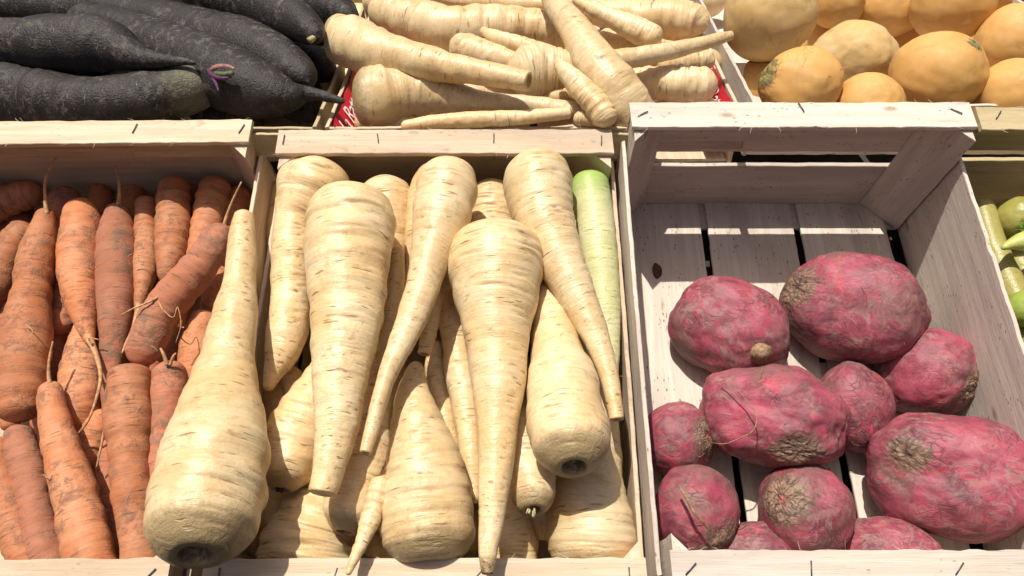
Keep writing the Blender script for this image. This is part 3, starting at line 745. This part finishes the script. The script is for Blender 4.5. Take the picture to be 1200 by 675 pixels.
for (ix, pts_) in ((6, [(190, 343, 1.6, -.030), (182, 350, 1.5, -.026), (170, 356, 1.2, -.024), (155, 362, 1, -.024), (141, 370, .7, -.026)]),
                   (6, [(185, 352, 1, -.028), (192, 364, .8, -.024), (203, 372, .6, -.024), (208, 360, .5, -.022), (212, 380, .5, -.024), (206, 402, .4, -.028)]),
                   (1, [(108, 404, 1.2, -.05), (104, 396, .8, -.046), (116, 398, .6, -.044)]),
                   (14, [(66, 548, .7, -.030), (58, 560, .6, -.026), (50, 556, .4, -.028)]),
                   (17, [(196, 428, 2.4, -.034), (192, 416, 2, -.03), (188, 408, 1.2, -.028)]), (17, [(199, 428, 2, -.034), (203, 418, 1.6, -.03), (206, 414, 1, -.028)]),
                   (2, [(150, 300, .5, -.046), (160, 296, .4, -.044), (163, 306, .3, -.046)]), (0, [(30, 380, .6, -.034), (38, 388, .5, -.03), (34, 398, .4, -.03)])):
    strand(CL[ix], 'side_root', pts_, 'tail')
strand(CL[18], 'tap_root', [(118, 441, 2, -.052), (128, 470, 1.8, -.05), (123, 500, 1.6, -.05), (117, 530, 1.2, -.052), (113, 548, .8, -.054)], 'tail')
k = 0
for (x, y, a, l) in ((30, 300, 80, 150), (90, 330, 95, 150), (150, 320, 85, 160), (205, 350, 100, 150), (250, 290, 90, 150), (5, 430, 85, 150), (60, 500, 75, 170), (120, 470, 95, 160), (175, 480, 88, 170), (225, 520, 95, 150),
                     (20, 590, 80, 150), (85, 620, 88, 150), (150, 610, 92, 150), (200, 640, 85, 140), (55, 400, 20, 150), (180, 410, 165, 150), (110, 560, 10, 150), (190, 560, 170, 130), (-10, 240, 60, 150), (225, 230, 100, 130)):
    k += 1; c_, s_ = math.cos(math.radians(a)), -math.sin(math.radians(a))
    C('carrot mostly hidden at the bottom of the carrot pile', [(x-c_*l/2, y+s_*l/2, 13), (x-c_*l/4, y+s_*l/4, 18), (x, y, 18), (x+c_*l/4, y-s_*l/4, 16), (x+c_*l/2, y-s_*l/2, 8)], -.112+.004*(k % 3), 'dusty_carrot' if k % 2 else 'carrot', hairs=0, rings=50, seg=24, seed=900+k)

# ================================================================== front parsnips
GP = 'parsnips in the middle front crate'
def Pn(label, pts, z, start='crown', end='cut', **k):
    k.setdefault('rings', 230); k.setdefault('seg', 60); k.setdefault('hairs', 4)
    return root('parsnip', label, pts, z, k.pop('mt', 'parsnip'), 'F', start, end, k.pop('group', GP), cat=k.pop('cat', None), **k)
a = Pn('largest parsnip, lying over the carrot crate edge with its hollow crown towards the front', [(229, 652, 52), (235, 620, 63), (243, 582, 67), (250, 545, 64), (257, 505, 55), (262, 455, 40), (268, 410, 30), (277, 360, 24), (281, 330, 18), (283, 300, 17), (284, 270, 14), (286, 252, 11)],
       [.055, .048, .040, .034, .028, .02, .014, .010, .006, .004, .002, 0], end='cut', capk=(.6, .5), lump=.05, ck=.42)
a = Pn('parsnip at the back left corner with a bulbous head over a narrow waist', [(374, 188, 30), (369, 215, 44), (357, 243, 35), (347, 265, 26), (344, 300, 25.5), (341, 345, 24), (337, 385, 24.5), (330, 415, 19), (320, 438, 11), (313, 458, 5)], (-.018, -.030), start='round', end='point', capk=(.9, .8), lump=.04)
Pn('broad conical parsnip left of centre with a brown ridged face and a clean cut tip', [(411, 224, 40), (410, 250, 50), (409, 285, 51), (408, 330, 47.5), (405, 375, 41.5), (402, 420, 35), (398, 465, 30), (393, 505, 26), (386, 545, 20), (378, 579, 16)], (.020, .030), start='round', capk=(.72, .5))
Pn('small round parsnip head behind the two big ones at the back left', [(450, 209, 24), (452, 232, 32), (456, 262, 28), (459, 300, 19), (458, 350, 14), (454, 400, 10)], (-.030, -.036), start='round', end='point')
Pn('thin blunt parsnip tip standing upright between two long parsnips', [(466, 292, 8), (465, 320, 10.5), (460, 355, 13), (454, 395, 16), (448, 440, 16)], (-.012, -.024), start='cut', end='round', lump=.06)
Pn('parsnip head half hidden behind the long thin one', [(507, 193, 18), (506, 215, 25), (500, 245, 24), (494, 290, 20), (488, 340, 15), (480, 400, 11)], (-.020, -.026), start='round', end='point')
Pn('long slender parsnip slanting down left to a thin cut tip', [(531, 191, 28), (526, 215, 36), (519, 245, 34), (511, 275, 29), (503, 305, 24), (494, 340, 20), (482, 375, 17.5), (469, 405, 15), (456, 435, 12), (446, 465, 10), (438, 495, 9), (428, 531, 7)], (.014, .032), start='round', capk=(.8, .5), lump=.045)
Pn('short parsnip root end with a dark cut, poking out right of the slender one', [(512, 320, 12), (508, 350, 11), (503, 385, 10), (497, 415, 8)], (-.004, -.006), start='round', lump=.05)
Pn('tall parsnip in the centre front ending in a dark tip over the crate edge', [(579, 267, 45), (580, 292, 53), (581, 325, 55), (582, 355, 50), (582, 385, 41), (583, 415, 35.5), (584, 450, 32), (583, 490, 27), (582, 530, 22), (579, 570, 18.5), (576, 610, 15), (572, 645, 12), (571, 673, 7)], (.010, .022), start='round', capk=(.62, .9), lump=.032, tip=.010, seed=4242)
Pn('parsnip at the back right crossing the pale green radish, with brown tip rings', [(624, 183, 28), (629, 208, 39.5), (636, 245, 37.5), (645, 275, 34), (656, 305, 29.5), (670, 335, 24), (684, 365, 20), (698, 395, 15.5), (709, 425, 12.5), (717, 455, 10.5), (723, 492, 9)], (.004, .008), start='round', capk=(.75, .5), seed=77)
Pn('rounded tan parsnip head in the shade between the centre and back right ones', [(574, 213, 24), (576, 240, 30), (577, 270, 30), (578, 310, 25)], (-.045, -.05), start='round', end='round')
a = Pn('fat parsnip low in the centre with its head down on the front rail', [(504, 660, 50), (503, 632, 54), (500, 600, 55.5), (498, 565, 50), (495, 535, 43), (490, 500, 33), (485, 465, 22), (486, 440, 13), (489, 424, 7)], (-.004, -.012), start='crown', end='point', capk=(.6, .8))
a = Pn('parsnip on the right showing a large hollow crown with a dark centre', [(672, 548, 34), (668, 520, 46), (664, 485, 47.5), (659, 450, 41.5), (653, 415, 32), (647, 380, 25), (641, 345, 17), (637, 310, 9)], [.034, .0265, .016, .008, 0, -.008, -.014, -.02], end='point', capk=(.7, .8), ck=.46)
Pn('wide parsnip in the front right corner, its head behind the rail', [(693, 676, 50), (693, 655, 53), (692, 630, 52), (691, 595, 47), (693, 560, 38), (697, 525, 32), (697, 480, 26), (692, 440, 20), (685, 400, 13), (674, 365, 6)], (-.040, -.040), start='round', end='point')
a = Pn('small parsnip below the hollow crowned one with a dried stalk stub', [(624, 598, 22), (623, 575, 29), (619, 545, 30), (614, 510, 28), (608, 470, 23), (602, 420, 17), (600, 380, 10)], [.0, -.006, -.010, -.016, -.02, -.026, -.03], end='point', capk=(.7, .8))
stub(a, 'c0', 'stalk', 8, .8, .10, 12)
Pn('parsnip head glimpsed in shade left of the front right corner parsnip', [(601, 692, 24), (602, 655, 29), (598, 620, 28), (590, 585, 22), (582, 550, 14)], (-.056, -.05), start='crown', end='point', mt='parsnip')
Pn('narrow tan parsnip between the centre front one and the fat low one', [(526, 340, 10), (530, 375, 16), (538, 425, 18), (546, 480, 17), (552, 530, 14), (556, 590, 9)], (-.035, -.030), start='round', end='point')
Pn('thin shaded parsnip just right of the fat low parsnip tip', [(508, 400, 10), (512, 440, 14), (521, 490, 14), (532, 540, 11), (540, 590, 7)], (-.05, -.045), start='round', end='point')
a = Pn('stout parsnip under the broad conical one with a blackened crown', [(329, 574, 22), (336, 548, 34), (344, 520, 38), (356, 492, 35), (370, 462, 28), (384, 430, 20), (396, 395, 12)], (-.018, -.028), end='point', capk=(.8, .8))
stub(a, 'c0', 'darkstalk', 7, .3, .12, 5)
Pn('parsnip in the front left corner dipping behind the rail', [(348, 705, 50), (356, 665, 57), (363, 632, 54), (374, 602, 43), (388, 570, 28), (400, 540, 16)], (-.046, -.05), start='crown', end='point')
Pn('parsnip with its crown down between the clean cut tip and the fat low one', [(404, 624, 24), (411, 598, 34), (419, 565, 37), (428, 528, 31), (438, 485, 23), (446, 440, 16), (450, 400, 9)], (-.014, -.03), start='crown', end='point')
Pn('finger thin parsnip root dangling over the front rail', [(450, 556, 11), (444, 578, 14), (435, 605, 12.5), (427, 628, 9.5), (417, 650, 7), (407, 674, 3.5)], [.004, .006, .010, .013, .016, .018], start='round', end='point', lump=.07)
Pn('pale parsnip strip between the right wall and the hollow crowned parsnip', [(668, 358, 6), (676, 385, 11), (684, 415, 14), (694, 450, 15), (702, 490, 14), (706, 530, 10)], (-.030, -.040), start='round', end='point')
Pn('shaded parsnip between the slender one and the centre front one', [(518, 300, 12), (524, 340, 18), (534, 380, 18), (545, 420, 14), (553, 460, 8)], (-.055, -.055), start='round', end='point')
Pn('parsnip hidden behind the broad conical one, showing beside the left wall', [(338, 430, 10), (345, 455, 14), (350, 480, 14)], (-.055, -.055), start='round', end='round')
root('green_radish', 'pale green radish with a bright green top by the parsnip crate wall', [(692, 204, 20), (692, 226, 23), (697, 260, 22.5), (702, 300, 21.5), (707, 345, 19.5), (711, 390, 16), (714, 430, 12), (716, 470, 7)], (-.020, -.036), 'green', 'F', 'round', 'point', None, 'radish', lump=.02, groove=.5, capk=(.55, .8), green=True, rings=190, seg=56)
k = 0
for (x, y, a_, l) in ((340, 300, 88, 170), (400, 320, 80, 190), (460, 300, 95, 190), (530, 330, 85, 190), (600, 330, 92, 190), (660, 320, 100, 190), (700, 430, 95, 190), (340, 520, 85, 180), (400, 500, 95, 190), (470, 520, 88, 180),
                     (540, 510, 92, 190), (610, 520, 85, 180), (660, 500, 95, 180), (330, 620, 80, 140), (450, 630, 20, 190), (570, 620, 165, 190), (660, 610, 10, 180), (300, 600, 90, 120)):
    k += 1; c_, s_ = math.cos(math.radians(a_)), -math.sin(math.radians(a_))
    Pn('parsnip mostly hidden at the bottom of the parsnip pile', [(x-c_*l/2, y+s_*l/2, 22), (x-c_*l/4, y+s_*l/4, 28), (x, y, 24), (x+c_*l/4, y-s_*l/4, 17), (x+c_*l/2, y-s_*l/2, 8)], -.085+.006*(k % 3), 'round', 'point', hairs=0, rings=60, seg=26, seed=700+k)

# ================================================================== back parsnips
GB = 'parsnips in the red lined back crate'
def Qn(label, pts, z, start='round', end='point', **k):
    k.setdefault('rings', 150); k.setdefault('seg', 48); k.setdefault('hairs', 3)
    return root('parsnip', label, pts, z, 'parsnip', 'B', start, end, GB, None, **k)
Qn('parsnip with a greenish grey head pointing left towards the black radishes', [(382, 47, 22), (396, 45, 28), (415, 51, 31), (440, 61, 28), (470, 68, 24), (505, 75, 20), (545, 82, 16), (585, 89, 14), (620, 95, 11)], (.034, .040), 'round', 'cut', capk=(.7, .5))
Qn('plump parsnip resting against the red paper with its crown to the left', [(415, 114, 30), (430, 114, 37), (450, 114, 38), (468, 112, 34), (482, 111, 29), (500, 111, 26), (525, 114, 20), (560, 119, 14), (600, 123, 12), (650, 127, 11), (695, 131, 7)], (.008, .004), 'crown', 'point', capk=(.55, .8), lump=.06)
Qn('long parsnip lying flat behind the greenish headed one', [(436, 10, 14), (455, 16, 24), (485, 25, 27), (525, 34, 27), (570, 33, 26), (615, 32, 23), (650, 36, 20), (675, 42, 12)], (.016, .014), 'round', 'round', capk=(1, .8))
Qn('short ridged parsnip in the middle of the back crate', [(527, 60, 14), (542, 58, 18), (562, 63, 19), (590, 70, 16), (625, 76, 12)], (.018, .018), 'round', 'round', lump=.05)
Qn('small finger like parsnip resting above the ridged one', [(566, 36, 5), (580, 43, 8), (600, 50, 9.5), (630, 57, 9), (650, 60, 6)], (.034, .034), 'cut', 'point', lump=.06)
Qn('rounded parsnip with a thread root under the long diagonal one', [(595, 88, 22), (610, 86, 30), (632, 84, 31), (660, 84, 27), (690, 86, 20), (720, 90, 12)], (.020, .016), 'round', 'point', lump=.05)
Qn('long diagonal parsnip running from the top edge down to the beet crate corner', [(636, -20, 9), (650, 2, 13.5), (668, 28, 18), (688, 58, 22.5), (708, 88, 27.5), (726, 114, 32), (742, 138, 31), (755, 158, 22)], [.060, .055, .049, .040, .028, .013, -.004, -.016], 'point', 'round', capk=(.8, .7))
Qn('stubby parsnip with a snapped brown tip leaning on the diagonal one', [(653, 72, 6), (665, 86, 11), (682, 104, 14.5), (700, 124, 16), (716, 146, 15)], [.040, .035, .027, .018, .008], 'cut', 'round', lump=.06)
Qn('thin straight parsnip lying along the front edge of the back crate', [(470, 148, 6), (510, 143, 8.5), (560, 140, 9.5), (605, 138, 9), (640, 135, 8), (668, 132, 7)], (.004, .010), 'point', 'cut')
Qn('small parsnip end beside the stubby one at the front edge', [(672, 140, 8), (690, 139, 10), (705, 141, 9)], (.004, .004), 'round', 'round')
Qn('parsnip whose slim tip reaches over the turnip crate wall', [(700, 74, 15), (740, 68, 12.5), (780, 61, 10.5), (815, 53, 8.5), (840, 46, 7), (858, 41, 5)], [.034, .036, .038, .041, .043, .045], 'round', 'cut')
Qn('smooth parsnip head low in the right corner of the back crate', [(841, 99, 13), (832, 99, 19), (812, 99, 22), (785, 98, 21), (755, 96, 17), (725, 94, 12)], (.008, .004), 'round', 'point', capk=(.9, .8))
Qn('brown skinned parsnip end just under the slim tip', [(838, 73, 9), (824, 71, 13), (800, 73, 14), (770, 76, 12)], (.012, .010), 'round', 'point')
Qn('large pale parsnip at the top with its blunt end to the right', [(829, 30, 14), (815, 26, 21), (790, 23, 22), (755, 20, 21), (715, 17, 17), (680, 12, 12)], (.018, .020), 'round', 'point', capk=(.9, .8))
Qn('slim parsnip crossing the pale blunt one at the top', [(672, -2, 5), (692, 9, 8.5), (718, 22, 11.5), (748, 36, 15), (775, 48, 14)], [.052, .048, .044, .038, .032], 'point', 'round')
Qn('thin parsnip along the very top edge above the long flat one', [(500, -6, 5), (540, 1, 9), (590, 4, 10), (640, 5, 9), (690, 4, 7)], (.028, .030), 'point', 'point')
Qn('parsnip at the top left of the back crate partly out of the photo', [(505, -2, 15), (480, 2, 19), (450, 4, 17), (425, 3, 12)], (.006, .006), 'round', 'round')
Qn('parsnip between the finger like one and the diagonal one', [(530, 8, 10), (560, 10, 14), (600, 14, 15), (640, 18, 14)], (.016, .016), 'point', 'round')
Qn('tan parsnip deep behind the snapped tip one', [(640, 118, 13), (665, 110, 17), (690, 108, 18), (720, 110, 16)], (.000, .004), 'round', 'round')
Qn('parsnip crossing under the slim tip towards the corner', [(700, 45, 12), (730, 52, 17), (765, 62, 18), (800, 66, 14)], (.012, .012), 'round', 'round')
Qn('parsnip on the crate floor beside the plump one', [(417, 142, 8), (427, 144, 13), (450, 144, 15), (490, 146, 11)], (-.012, -.012), 'round', 'point')
k = 0
for (x, y, a_, l) in ((450, 95, 0, 150), (560, 110, 5, 160), (640, 110, 170, 150), (740, 110, 10, 150), (500, 60, 175, 150), (620, 60, 8, 150), (750, 50, 170, 140), (450, 30, 10, 130), (560, 10, 0, 150), (690, 10, 5, 150), (790, 5, 175, 120), (800, 80, 170, 90),
                      (600, -20, 5, 160), (470, -20, 0, 150), (730, -20, 0, 150), (810, 125, 5, 70)):
    k += 1; c_, s_ = math.cos(math.radians(a_)), -math.sin(math.radians(a_))
    Qn('parsnip mostly hidden low in the back crate pile', [(x-c_*l/2, y+s_*l/2, 14), (x-c_*l/4, y+s_*l/4, 20), (x, y, 18), (x+c_*l/4, y-s_*l/4, 14), (x+c_*l/2, y-s_*l/2, 7)], -.022-.004*(k % 2), 'round', 'point', hairs=0, rings=60, seg=26, seed=500+k)

# ================================================================== black radishes
GR = 'black radishes in the upper left crate'
def K(label, pts, z, start='round', end='point', **k):
    k.setdefault('rings', 190); k.setdefault('seg', 56); k.setdefault('hairs', 5)
    return root('black_radish', label, pts, z, 'radish', 'B', start, end, GR, None, groove=.35,  hairmat='darkhair', **k)
a = K('black radish nearest the front with a greyish neck and a purple leaf bud', [(250, 98, 14), (238, 101, 24), (222, 104, 28), (200, 108, 30), (165, 115, 30), (125, 121, 30), (90, 121, 32), (50, 117, 36), (0, 112, 40), (-60, 108, 42), (-120, 106, 36)], (.018, -.004), 'round', 'round', capk=(.6, .8), crownlen=.05)
strand(a, 'leaf_bud', [(246, 84, 3, .036), (252, 80, 3.6, .040), (261, 78, 3.4, .042), (270, 79, 2.6, .043), (275, 81, 1.2, .043)], 'pinkbud', 'B', 'pink leaf bud')
strand(a, 'leaf_bud', [(243, 75, 1.2, .038), (245, 83, 2.6, .038), (250, 89, 3, .038), (261, 92, 2.6, .040), (271, 90, 1.4, .042)], 'purple', 'B', 'purple leaf bud')
strand(a, 'leaf_bud', [(252, 86, 2.4, .040), (262, 87, 3, .043), (273, 86, 3, .045)], 'greenbud', 'B', 'green leaf bud')
strand(a, 'leaf_bud', [(249, 92, 2, .036), (253, 98, 2, .036), (256, 106, 1.2, .035)], 'purple', 'B')
K('black radish with a bulging belly thinning to a long curved tail', [(-110, 40, 28), (-60, 43, 28), (0, 49, 27), (40, 52, 31), (80, 53, 36), (110, 54, 37), (132, 57, 31), (150, 64, 20), (168, 69, 13), (192, 71, 8.5), (215, 72, 5), (230, 74, 2)], (.048, .044), 'round', 'point', lump=.03)
K('fat black radish whose tail touches the red paper', [(90, 26, 24), (130, 38, 31), (180, 56, 35), (225, 74, 38), (265, 91, 39), (295, 103, 36), (322, 110, 28), (343, 112, 18), (358, 110, 10), (372, 111, 7), (388, 115, 5.5), (404, 119, 3)], (.018, .018), 'round', 'point', lump=.03)
K('black radish with a grey green shoulder lying along the top left', [(-60, -2, 22), (-10, 4, 24), (50, 9, 25), (110, 14, 26), (170, 26, 29), (230, 42, 33), (285, 58, 36), (325, 74, 33), (350, 86, 22), (362, 96, 10)], (.022, .020), 'round', 'round', lump=.03)
a = K('glossy black radish at the top with a brown stub pointing at the parsnips', [(150, -38, 24), (210, -24, 28), (265, -8, 30), (310, 8, 29), (340, 20, 25), (362, 34, 18), (373, 44, 7)], (.050, .052), 'round', 'round', lump=.03)
strand(a, 'leaf_stub', [(362, 48, 4, .050), (369, 43, 3.5, .052), (376, 38, 2.5, .052)], 'stalk', 'B')
K('black radish in the top corner beside the parsnip crate', [(320, -26, 22), (350, -8, 25), (378, 6, 25), (400, 16, 20), (415, 24, 8)], (.024, .020), 'round', 'round')
K('short rough black radish tucked under the greenish headed parsnip', [(340, 60, 16), (358, 70, 21), (374, 78, 19), (388, 88, 9)], (.000, -.002), 'round', 'round')
K('black radish end between the fat one and the crate wall', [(330, 120, 12), (350, 128, 16), (372, 134, 12)], (-.020, -.02), 'round', 'round', hairs=2)
k = 0
for (x, y, a_, l) in ((30, 90, 0, 200), (160, 90, 5, 200), (290, 110, 170, 160), (230, 140, 0, 160), (50, 20, 0, 200), (220, 10, 5, 200), (330, 30, 10, 120), (100, 140, 0, 200), (100, -30, 0, 220), (300, -40, 0, 200), (340, 90, 20, 100)):
    k += 1; c_, s_ = math.cos(math.radians(a_)), -math.sin(math.radians(a_))
    K('black radish mostly hidden under the others', [(x-c_*l/2, y+s_*l/2, 20), (x-c_*l/4, y+s_*l/4, 28), (x, y, 28), (x+c_*l/4, y-s_*l/4, 22), (x+c_*l/2, y-s_*l/2, 10)], -.036-.006*(k % 2), 'round', 'point', hairs=0, rings=60, seg=26, seed=300+k)

# ================================================================== beets
GE = 'pink beets in the bare crate'
def Bt(label, *a_, **k):
    k.setdefault('nlat', 110); k.setdefault('nlon', 150); k.setdefault('hairs', 3)
    return bulb('beet', label, *a_, mt='beet', group=GE, fold=min(.006, k.pop('fold', .0)), **k)
Bt('potato shaped beet at the left back with a brown root nub facing up', 855, 385, 70, 56, -.096, rot=-27, thick=.85, axis=(-.6, -.6, -.3), crown_w=.35, lump=.06, squarish=2.25, seed=11, dimple=.05, nub=(40, -9, 10, 12, 'root_nub'))
Bt('big wrinkled beet at the back right with deep dimples', 1000, 361, 78, 63, -.088, rot=-8, thick=.85, axis=(-.72, .36, .55), crown_w=.42, lump=.045, squarish=2.35, seed=5, fold=.06, dimple=.02)
b3 = Bt('wide kidney shaped beet in the middle with a thread root over its scar', 903, 487, 84, 59, -.082, rot=-8, thick=.95, axis=(.25, -.55, .75), crown_w=.36, lump=.075, seed=23, dimple=.01, fold=.05, squarish=2.25)
Bt('small smooth round beet between the kidney shaped one and its neighbours', 1000, 477, 43, 53, -.100, rot=8, thick=.95, axis=(.3, .3, -.8), crown_w=.4, lump=.04, seed=31, fold=.01)
Bt('oval beet against the right wall with a muddy right end', 1085, 438, 58, 50, -.098, rot=22, thick=.85, axis=(.9, -.35, .25), crown_w=.55, lump=.05, seed=41, dimple=.04)
b6 = Bt('largest beet at the lower right with a long dark scar across it', 1110, 556, 87, 71, -.080, rot=-8, thick=.85, axis=(-.38, .28, .85), crown_w=.30, lump=.06, squarish=2.3, seed=57, dimple=.015, fold=.06)
Bt('small dark beet by the left wall showing its brown crown to the right', 794, 515, 42, 44, -.098, rot=10, thick=.95, axis=(.80, .08, .52), crown_w=.62, lump=.04, seed=61, dimple=.06, pith=1)
b8 = Bt('beet in the left front corner with a dark twig root and a brown underside', 814, 598, 48, 54, -.088, rot=-15, thick=.95, axis=(.55, -.72, .25), crown_w=.75, lump=.05, seed=71, dimple=.04)
Bt('beet lying on its side with a brown cut crown facing the viewer', 943, 598, 54, 55, -.090, rot=0, thick=.95, axis=(-.42, .22, .85), crown_w=.66, lump=.045, seed=83, dimple=.05, pith=1)
Bt('bright pink beet low at the front between two others, half behind the rail', 884, 650, 52, 38, -.100, rot=0, thick=.95, axis=(.2, -.9, .1), crown_w=.4, lump=.05, seed=91)
Bt('scaly beet at the front edge below the largest one', 1038, 648, 62, 40, -.100, rot=-5, thick=.9, axis=(.1, -.9, .1), crown_w=.4, lump=.05, seed=97, fold=.05)
def bstrand(pack, name, pts, mt):
    o, pk = pack; C_ = []
    for px, py, hw, zz in pts:
        p = hit('F', px, py, zz); C_.append([*(pk['mw'].inverted() @ p), hw/FPX*(p-CAM).dot(FWD)])
    C_ = smooth_pts(C_, 6); v, f = tube_arrays([c[:3] for c in C_], [c[3] for c in C_], 8); return link(name, v, f, M[mt], o)
bstrand(b3, 'thread_root', [(835, 519, .5, -.062), (850, 520, .7, -.050), (866, 514, .8, -.042), (882, 505, .8, -.037), (887, 488, .7, -.036), (877, 472, .6, -.038), (862, 456, .7, -.044), (845, 447, .5, -.056)], 'nub')
bstrand(b8, 'twig_root', [(796, 570, 1.6, -.046), (805, 584, 2, -.042), (813, 600, 1.9, -.042), (822, 610, 1.5, -.044), (832, 622, 1, -.050)], 'nub')

# ================================================================== turnips
GT = 'yellow turnips in the upper right crate'
def Tn(label, cx, cy, hx, hy, z, mt='turnip', **k):
    k.setdefault('lump', .03); k.setdefault('nlat', 70); k.setdefault('nlon', 90)
    return bulb('turnip', label, cx, cy, hx, hy, z, mt, 'B', group=GT, **k)
a = Tn('large brownish turnip beside the crate wall with leaf scars at its top', 901, 17, 53, 53, .020, 'pale_turnip', axis=(.25, .92, .2), crown_w=.4, seed=3)
Tn('orange turnip with a stringy brown root patch on its left', 938, 100, 46, 44, .004, axis=(-.85, .3, .35), crown_w=.5, seed=4, rot=12, dimple=.04, hairs=14)
Tn('angular tan turnip shaded by its neighbours', 1001, 66, 50, 40, -.008, 'pale_turnip', axis=(.1, -.3, -.8), seed=5, squarish=1.8, lump=.04)
Tn('bright orange turnip just behind the beet crate rail', 1016, 127, 41, 41, -.012, axis=(.1, -.5, -.8), seed=6)
Tn('big matte turnip with a green scar on its upper right', 1099, 87, 52, 48, .008, axis=(.62, .66, .35), crown_w=.2, seed=7, rot=-10)
Tn('small turnip at the top edge right of the brownish one', 981, 2, 31, 30, .004, axis=(.1, .9, .2), seed=8)
Tn('darker turnip at the top with a grey leaf tuft', 1045, 6, 39, 36, -.002, axis=(.2, .95, .3), seed=9, hairs=6)
Tn('large turnip at the top right with a shadowed underside', 1116, 6, 46, 43, .020, axis=(.3, .9, .2), seed=10)
Tn('turnip at the right edge above the front right one', 1188, 50, 43, 42, .000, axis=(.8, .4, .2), seed=12)
Tn('turnip in front at the right edge behind the rail', 1190, 112, 46, 42, -.002, axis=(.9, .2, .2), seed=13)
Tn('turnip in the top right corner', 1166, -8, 34, 26, -.006, axis=(.3, .9, .2), seed=14)
Tn('dark orange turnip deep between the matte one and the right edge', 1152, 84, 24, 28, -.036, axis=(.3, -.9, .2), seed=15)
Tn('turnip shaded low beside the crate wall', 915, 65, 30, 26, -.05, axis=(-.3, -.9, .2), seed=16)
k = 0
for (x, y) in ((960, 110), (1050, 130), (1110, 135), (1160, 135), (970, 50), (1050, 50), (1140, 45), (1000, 20), (1080, 20), (940, -20), (1020, -30), (1090, -30), (1160, -30), (900, 100), (1215, 80), (1210, 0)):
    k += 1
    Tn('turnip mostly hidden low in the turnip pile', x, y, 38, 34, -.055, seed=200+k, nlat=24, nlon=32)

# ================================================================== green gourds
GG = 'green gourds in the right edge crate'
def gourd(label, pts, z, **k):
    return root('gourd', label, pts, z, 'gourd_skin', 'F', 'round', k.pop('end', 'round'), GG, None, groove=.1, hairs=0, constr=.3, rings=120, seg=40, lump=.02, **k)
M['gourd_skin'] = root_mat('yellow_green_gourd_skin', (.36, .32, .09), (.42, .37, .12), (.28, .27, .07), (.2, .16, .05), (.3, .26, .1), (.2, .3, .03), (.2, .2, .05), dash=(.7, .78), dirt_amt=.2, rough=.35, spec=.45)
M['pale_gourd_skin'] = root_mat('lime_gourd_skin', (.48, .48, .13), (.54, .54, .18), (.4, .48, .1), (.25, .25, .05), (.3, .3, .1), (.2, .3, .03), (.2, .2, .05), dash=(.7, .78), dirt_amt=.1, rough=.35, spec=.45)
gourd('long yellowish gourd lying along the left wall of its crate', [(1150, 234, 12), (1153, 255, 15), (1162, 285, 15), (1174, 315, 16), (1188, 345, 18), (1205, 385, 19)], (-.06, -.06))
bulb('gourd', 'rounded olive gourd with brown blemishes near the crate back', 1196, 258, 27, 28, -.055, 'gourd', axis=(.2, -.3, .8), crown_w=.4, group=GG, seed=21, lump=.03)
root('gourd', 'pale lime gourd tip pointing left', [(1174, 291, 2.5), (1186, 286, 7), (1200, 283, 12), (1225, 281, 16), (1250, 281, 14)], (-.030, -.030), 'pale_gourd_skin', 'F', 'point', 'round', GG, None, groove=.1, hairs=0, rings=80, seg=32, lump=.02, constr=.2)
bulb('gourd', 'bright green rounded gourd at the right edge', 1205, 362, 26, 22, -.03, 'lime', axis=(.2, .9, .2), crown_w=.4, group=GG, seed=22, lump=.02)
gourd('dull green gourd under the lime one at the right edge', [(1172, 238, 14), (1185, 280, 19), (1198, 320, 20), (1215, 360, 18)], (-.085, -.085))
gourd('yellow gourd at the right edge below the bright green one', [(1196, 375, 12), (1208, 400, 18), (1225, 440, 18)], (-.05, -.05))

# ================================================================== light
sx, sy_, sz = -.21, math.cos(math.radians(64.5)), math.sin(math.radians(64.5))
sd = (EX*sx + EY*sy_ + EZ*sz).normalized()
sun = bpy.data.lights.new('sun', 'SUN'); so = bpy.data.objects.new('sun', sun); COL.objects.link(so)
sun.energy = 5.0; sun.angle = math.radians(.55); sun.color = (1.0, .945, .86)
so.rotation_euler = sd.to_track_quat('Z', 'Y').to_euler(); so.location = (0, 0, 3)
w = bpy.data.worlds.new('World'); S.world = w; w.use_nodes = True; nt = w.node_tree
bg = nt.nodes['Background']; sky = nt.nodes.new('ShaderNodeTexSky'); sky.sky_type = 'NISHITA'; sky.sun_disc = False
sky.sun_elevation = math.asin(sd.z); sky.sun_rotation = math.atan2(sd.x, sd.y); sky.air_density = .6; sky.dust_density = 6.0; sky.ozone_density = .3
nt.links.new(sky.outputs[0], bg.inputs[0]); bg.inputs[1].default_value = .078
S.view_settings.view_transform = 'Standard'; S.view_settings.look = 'None'; S.view_settings.exposure = .03; S.view_settings.gamma = 1
S.cycles.max_bounces = 8
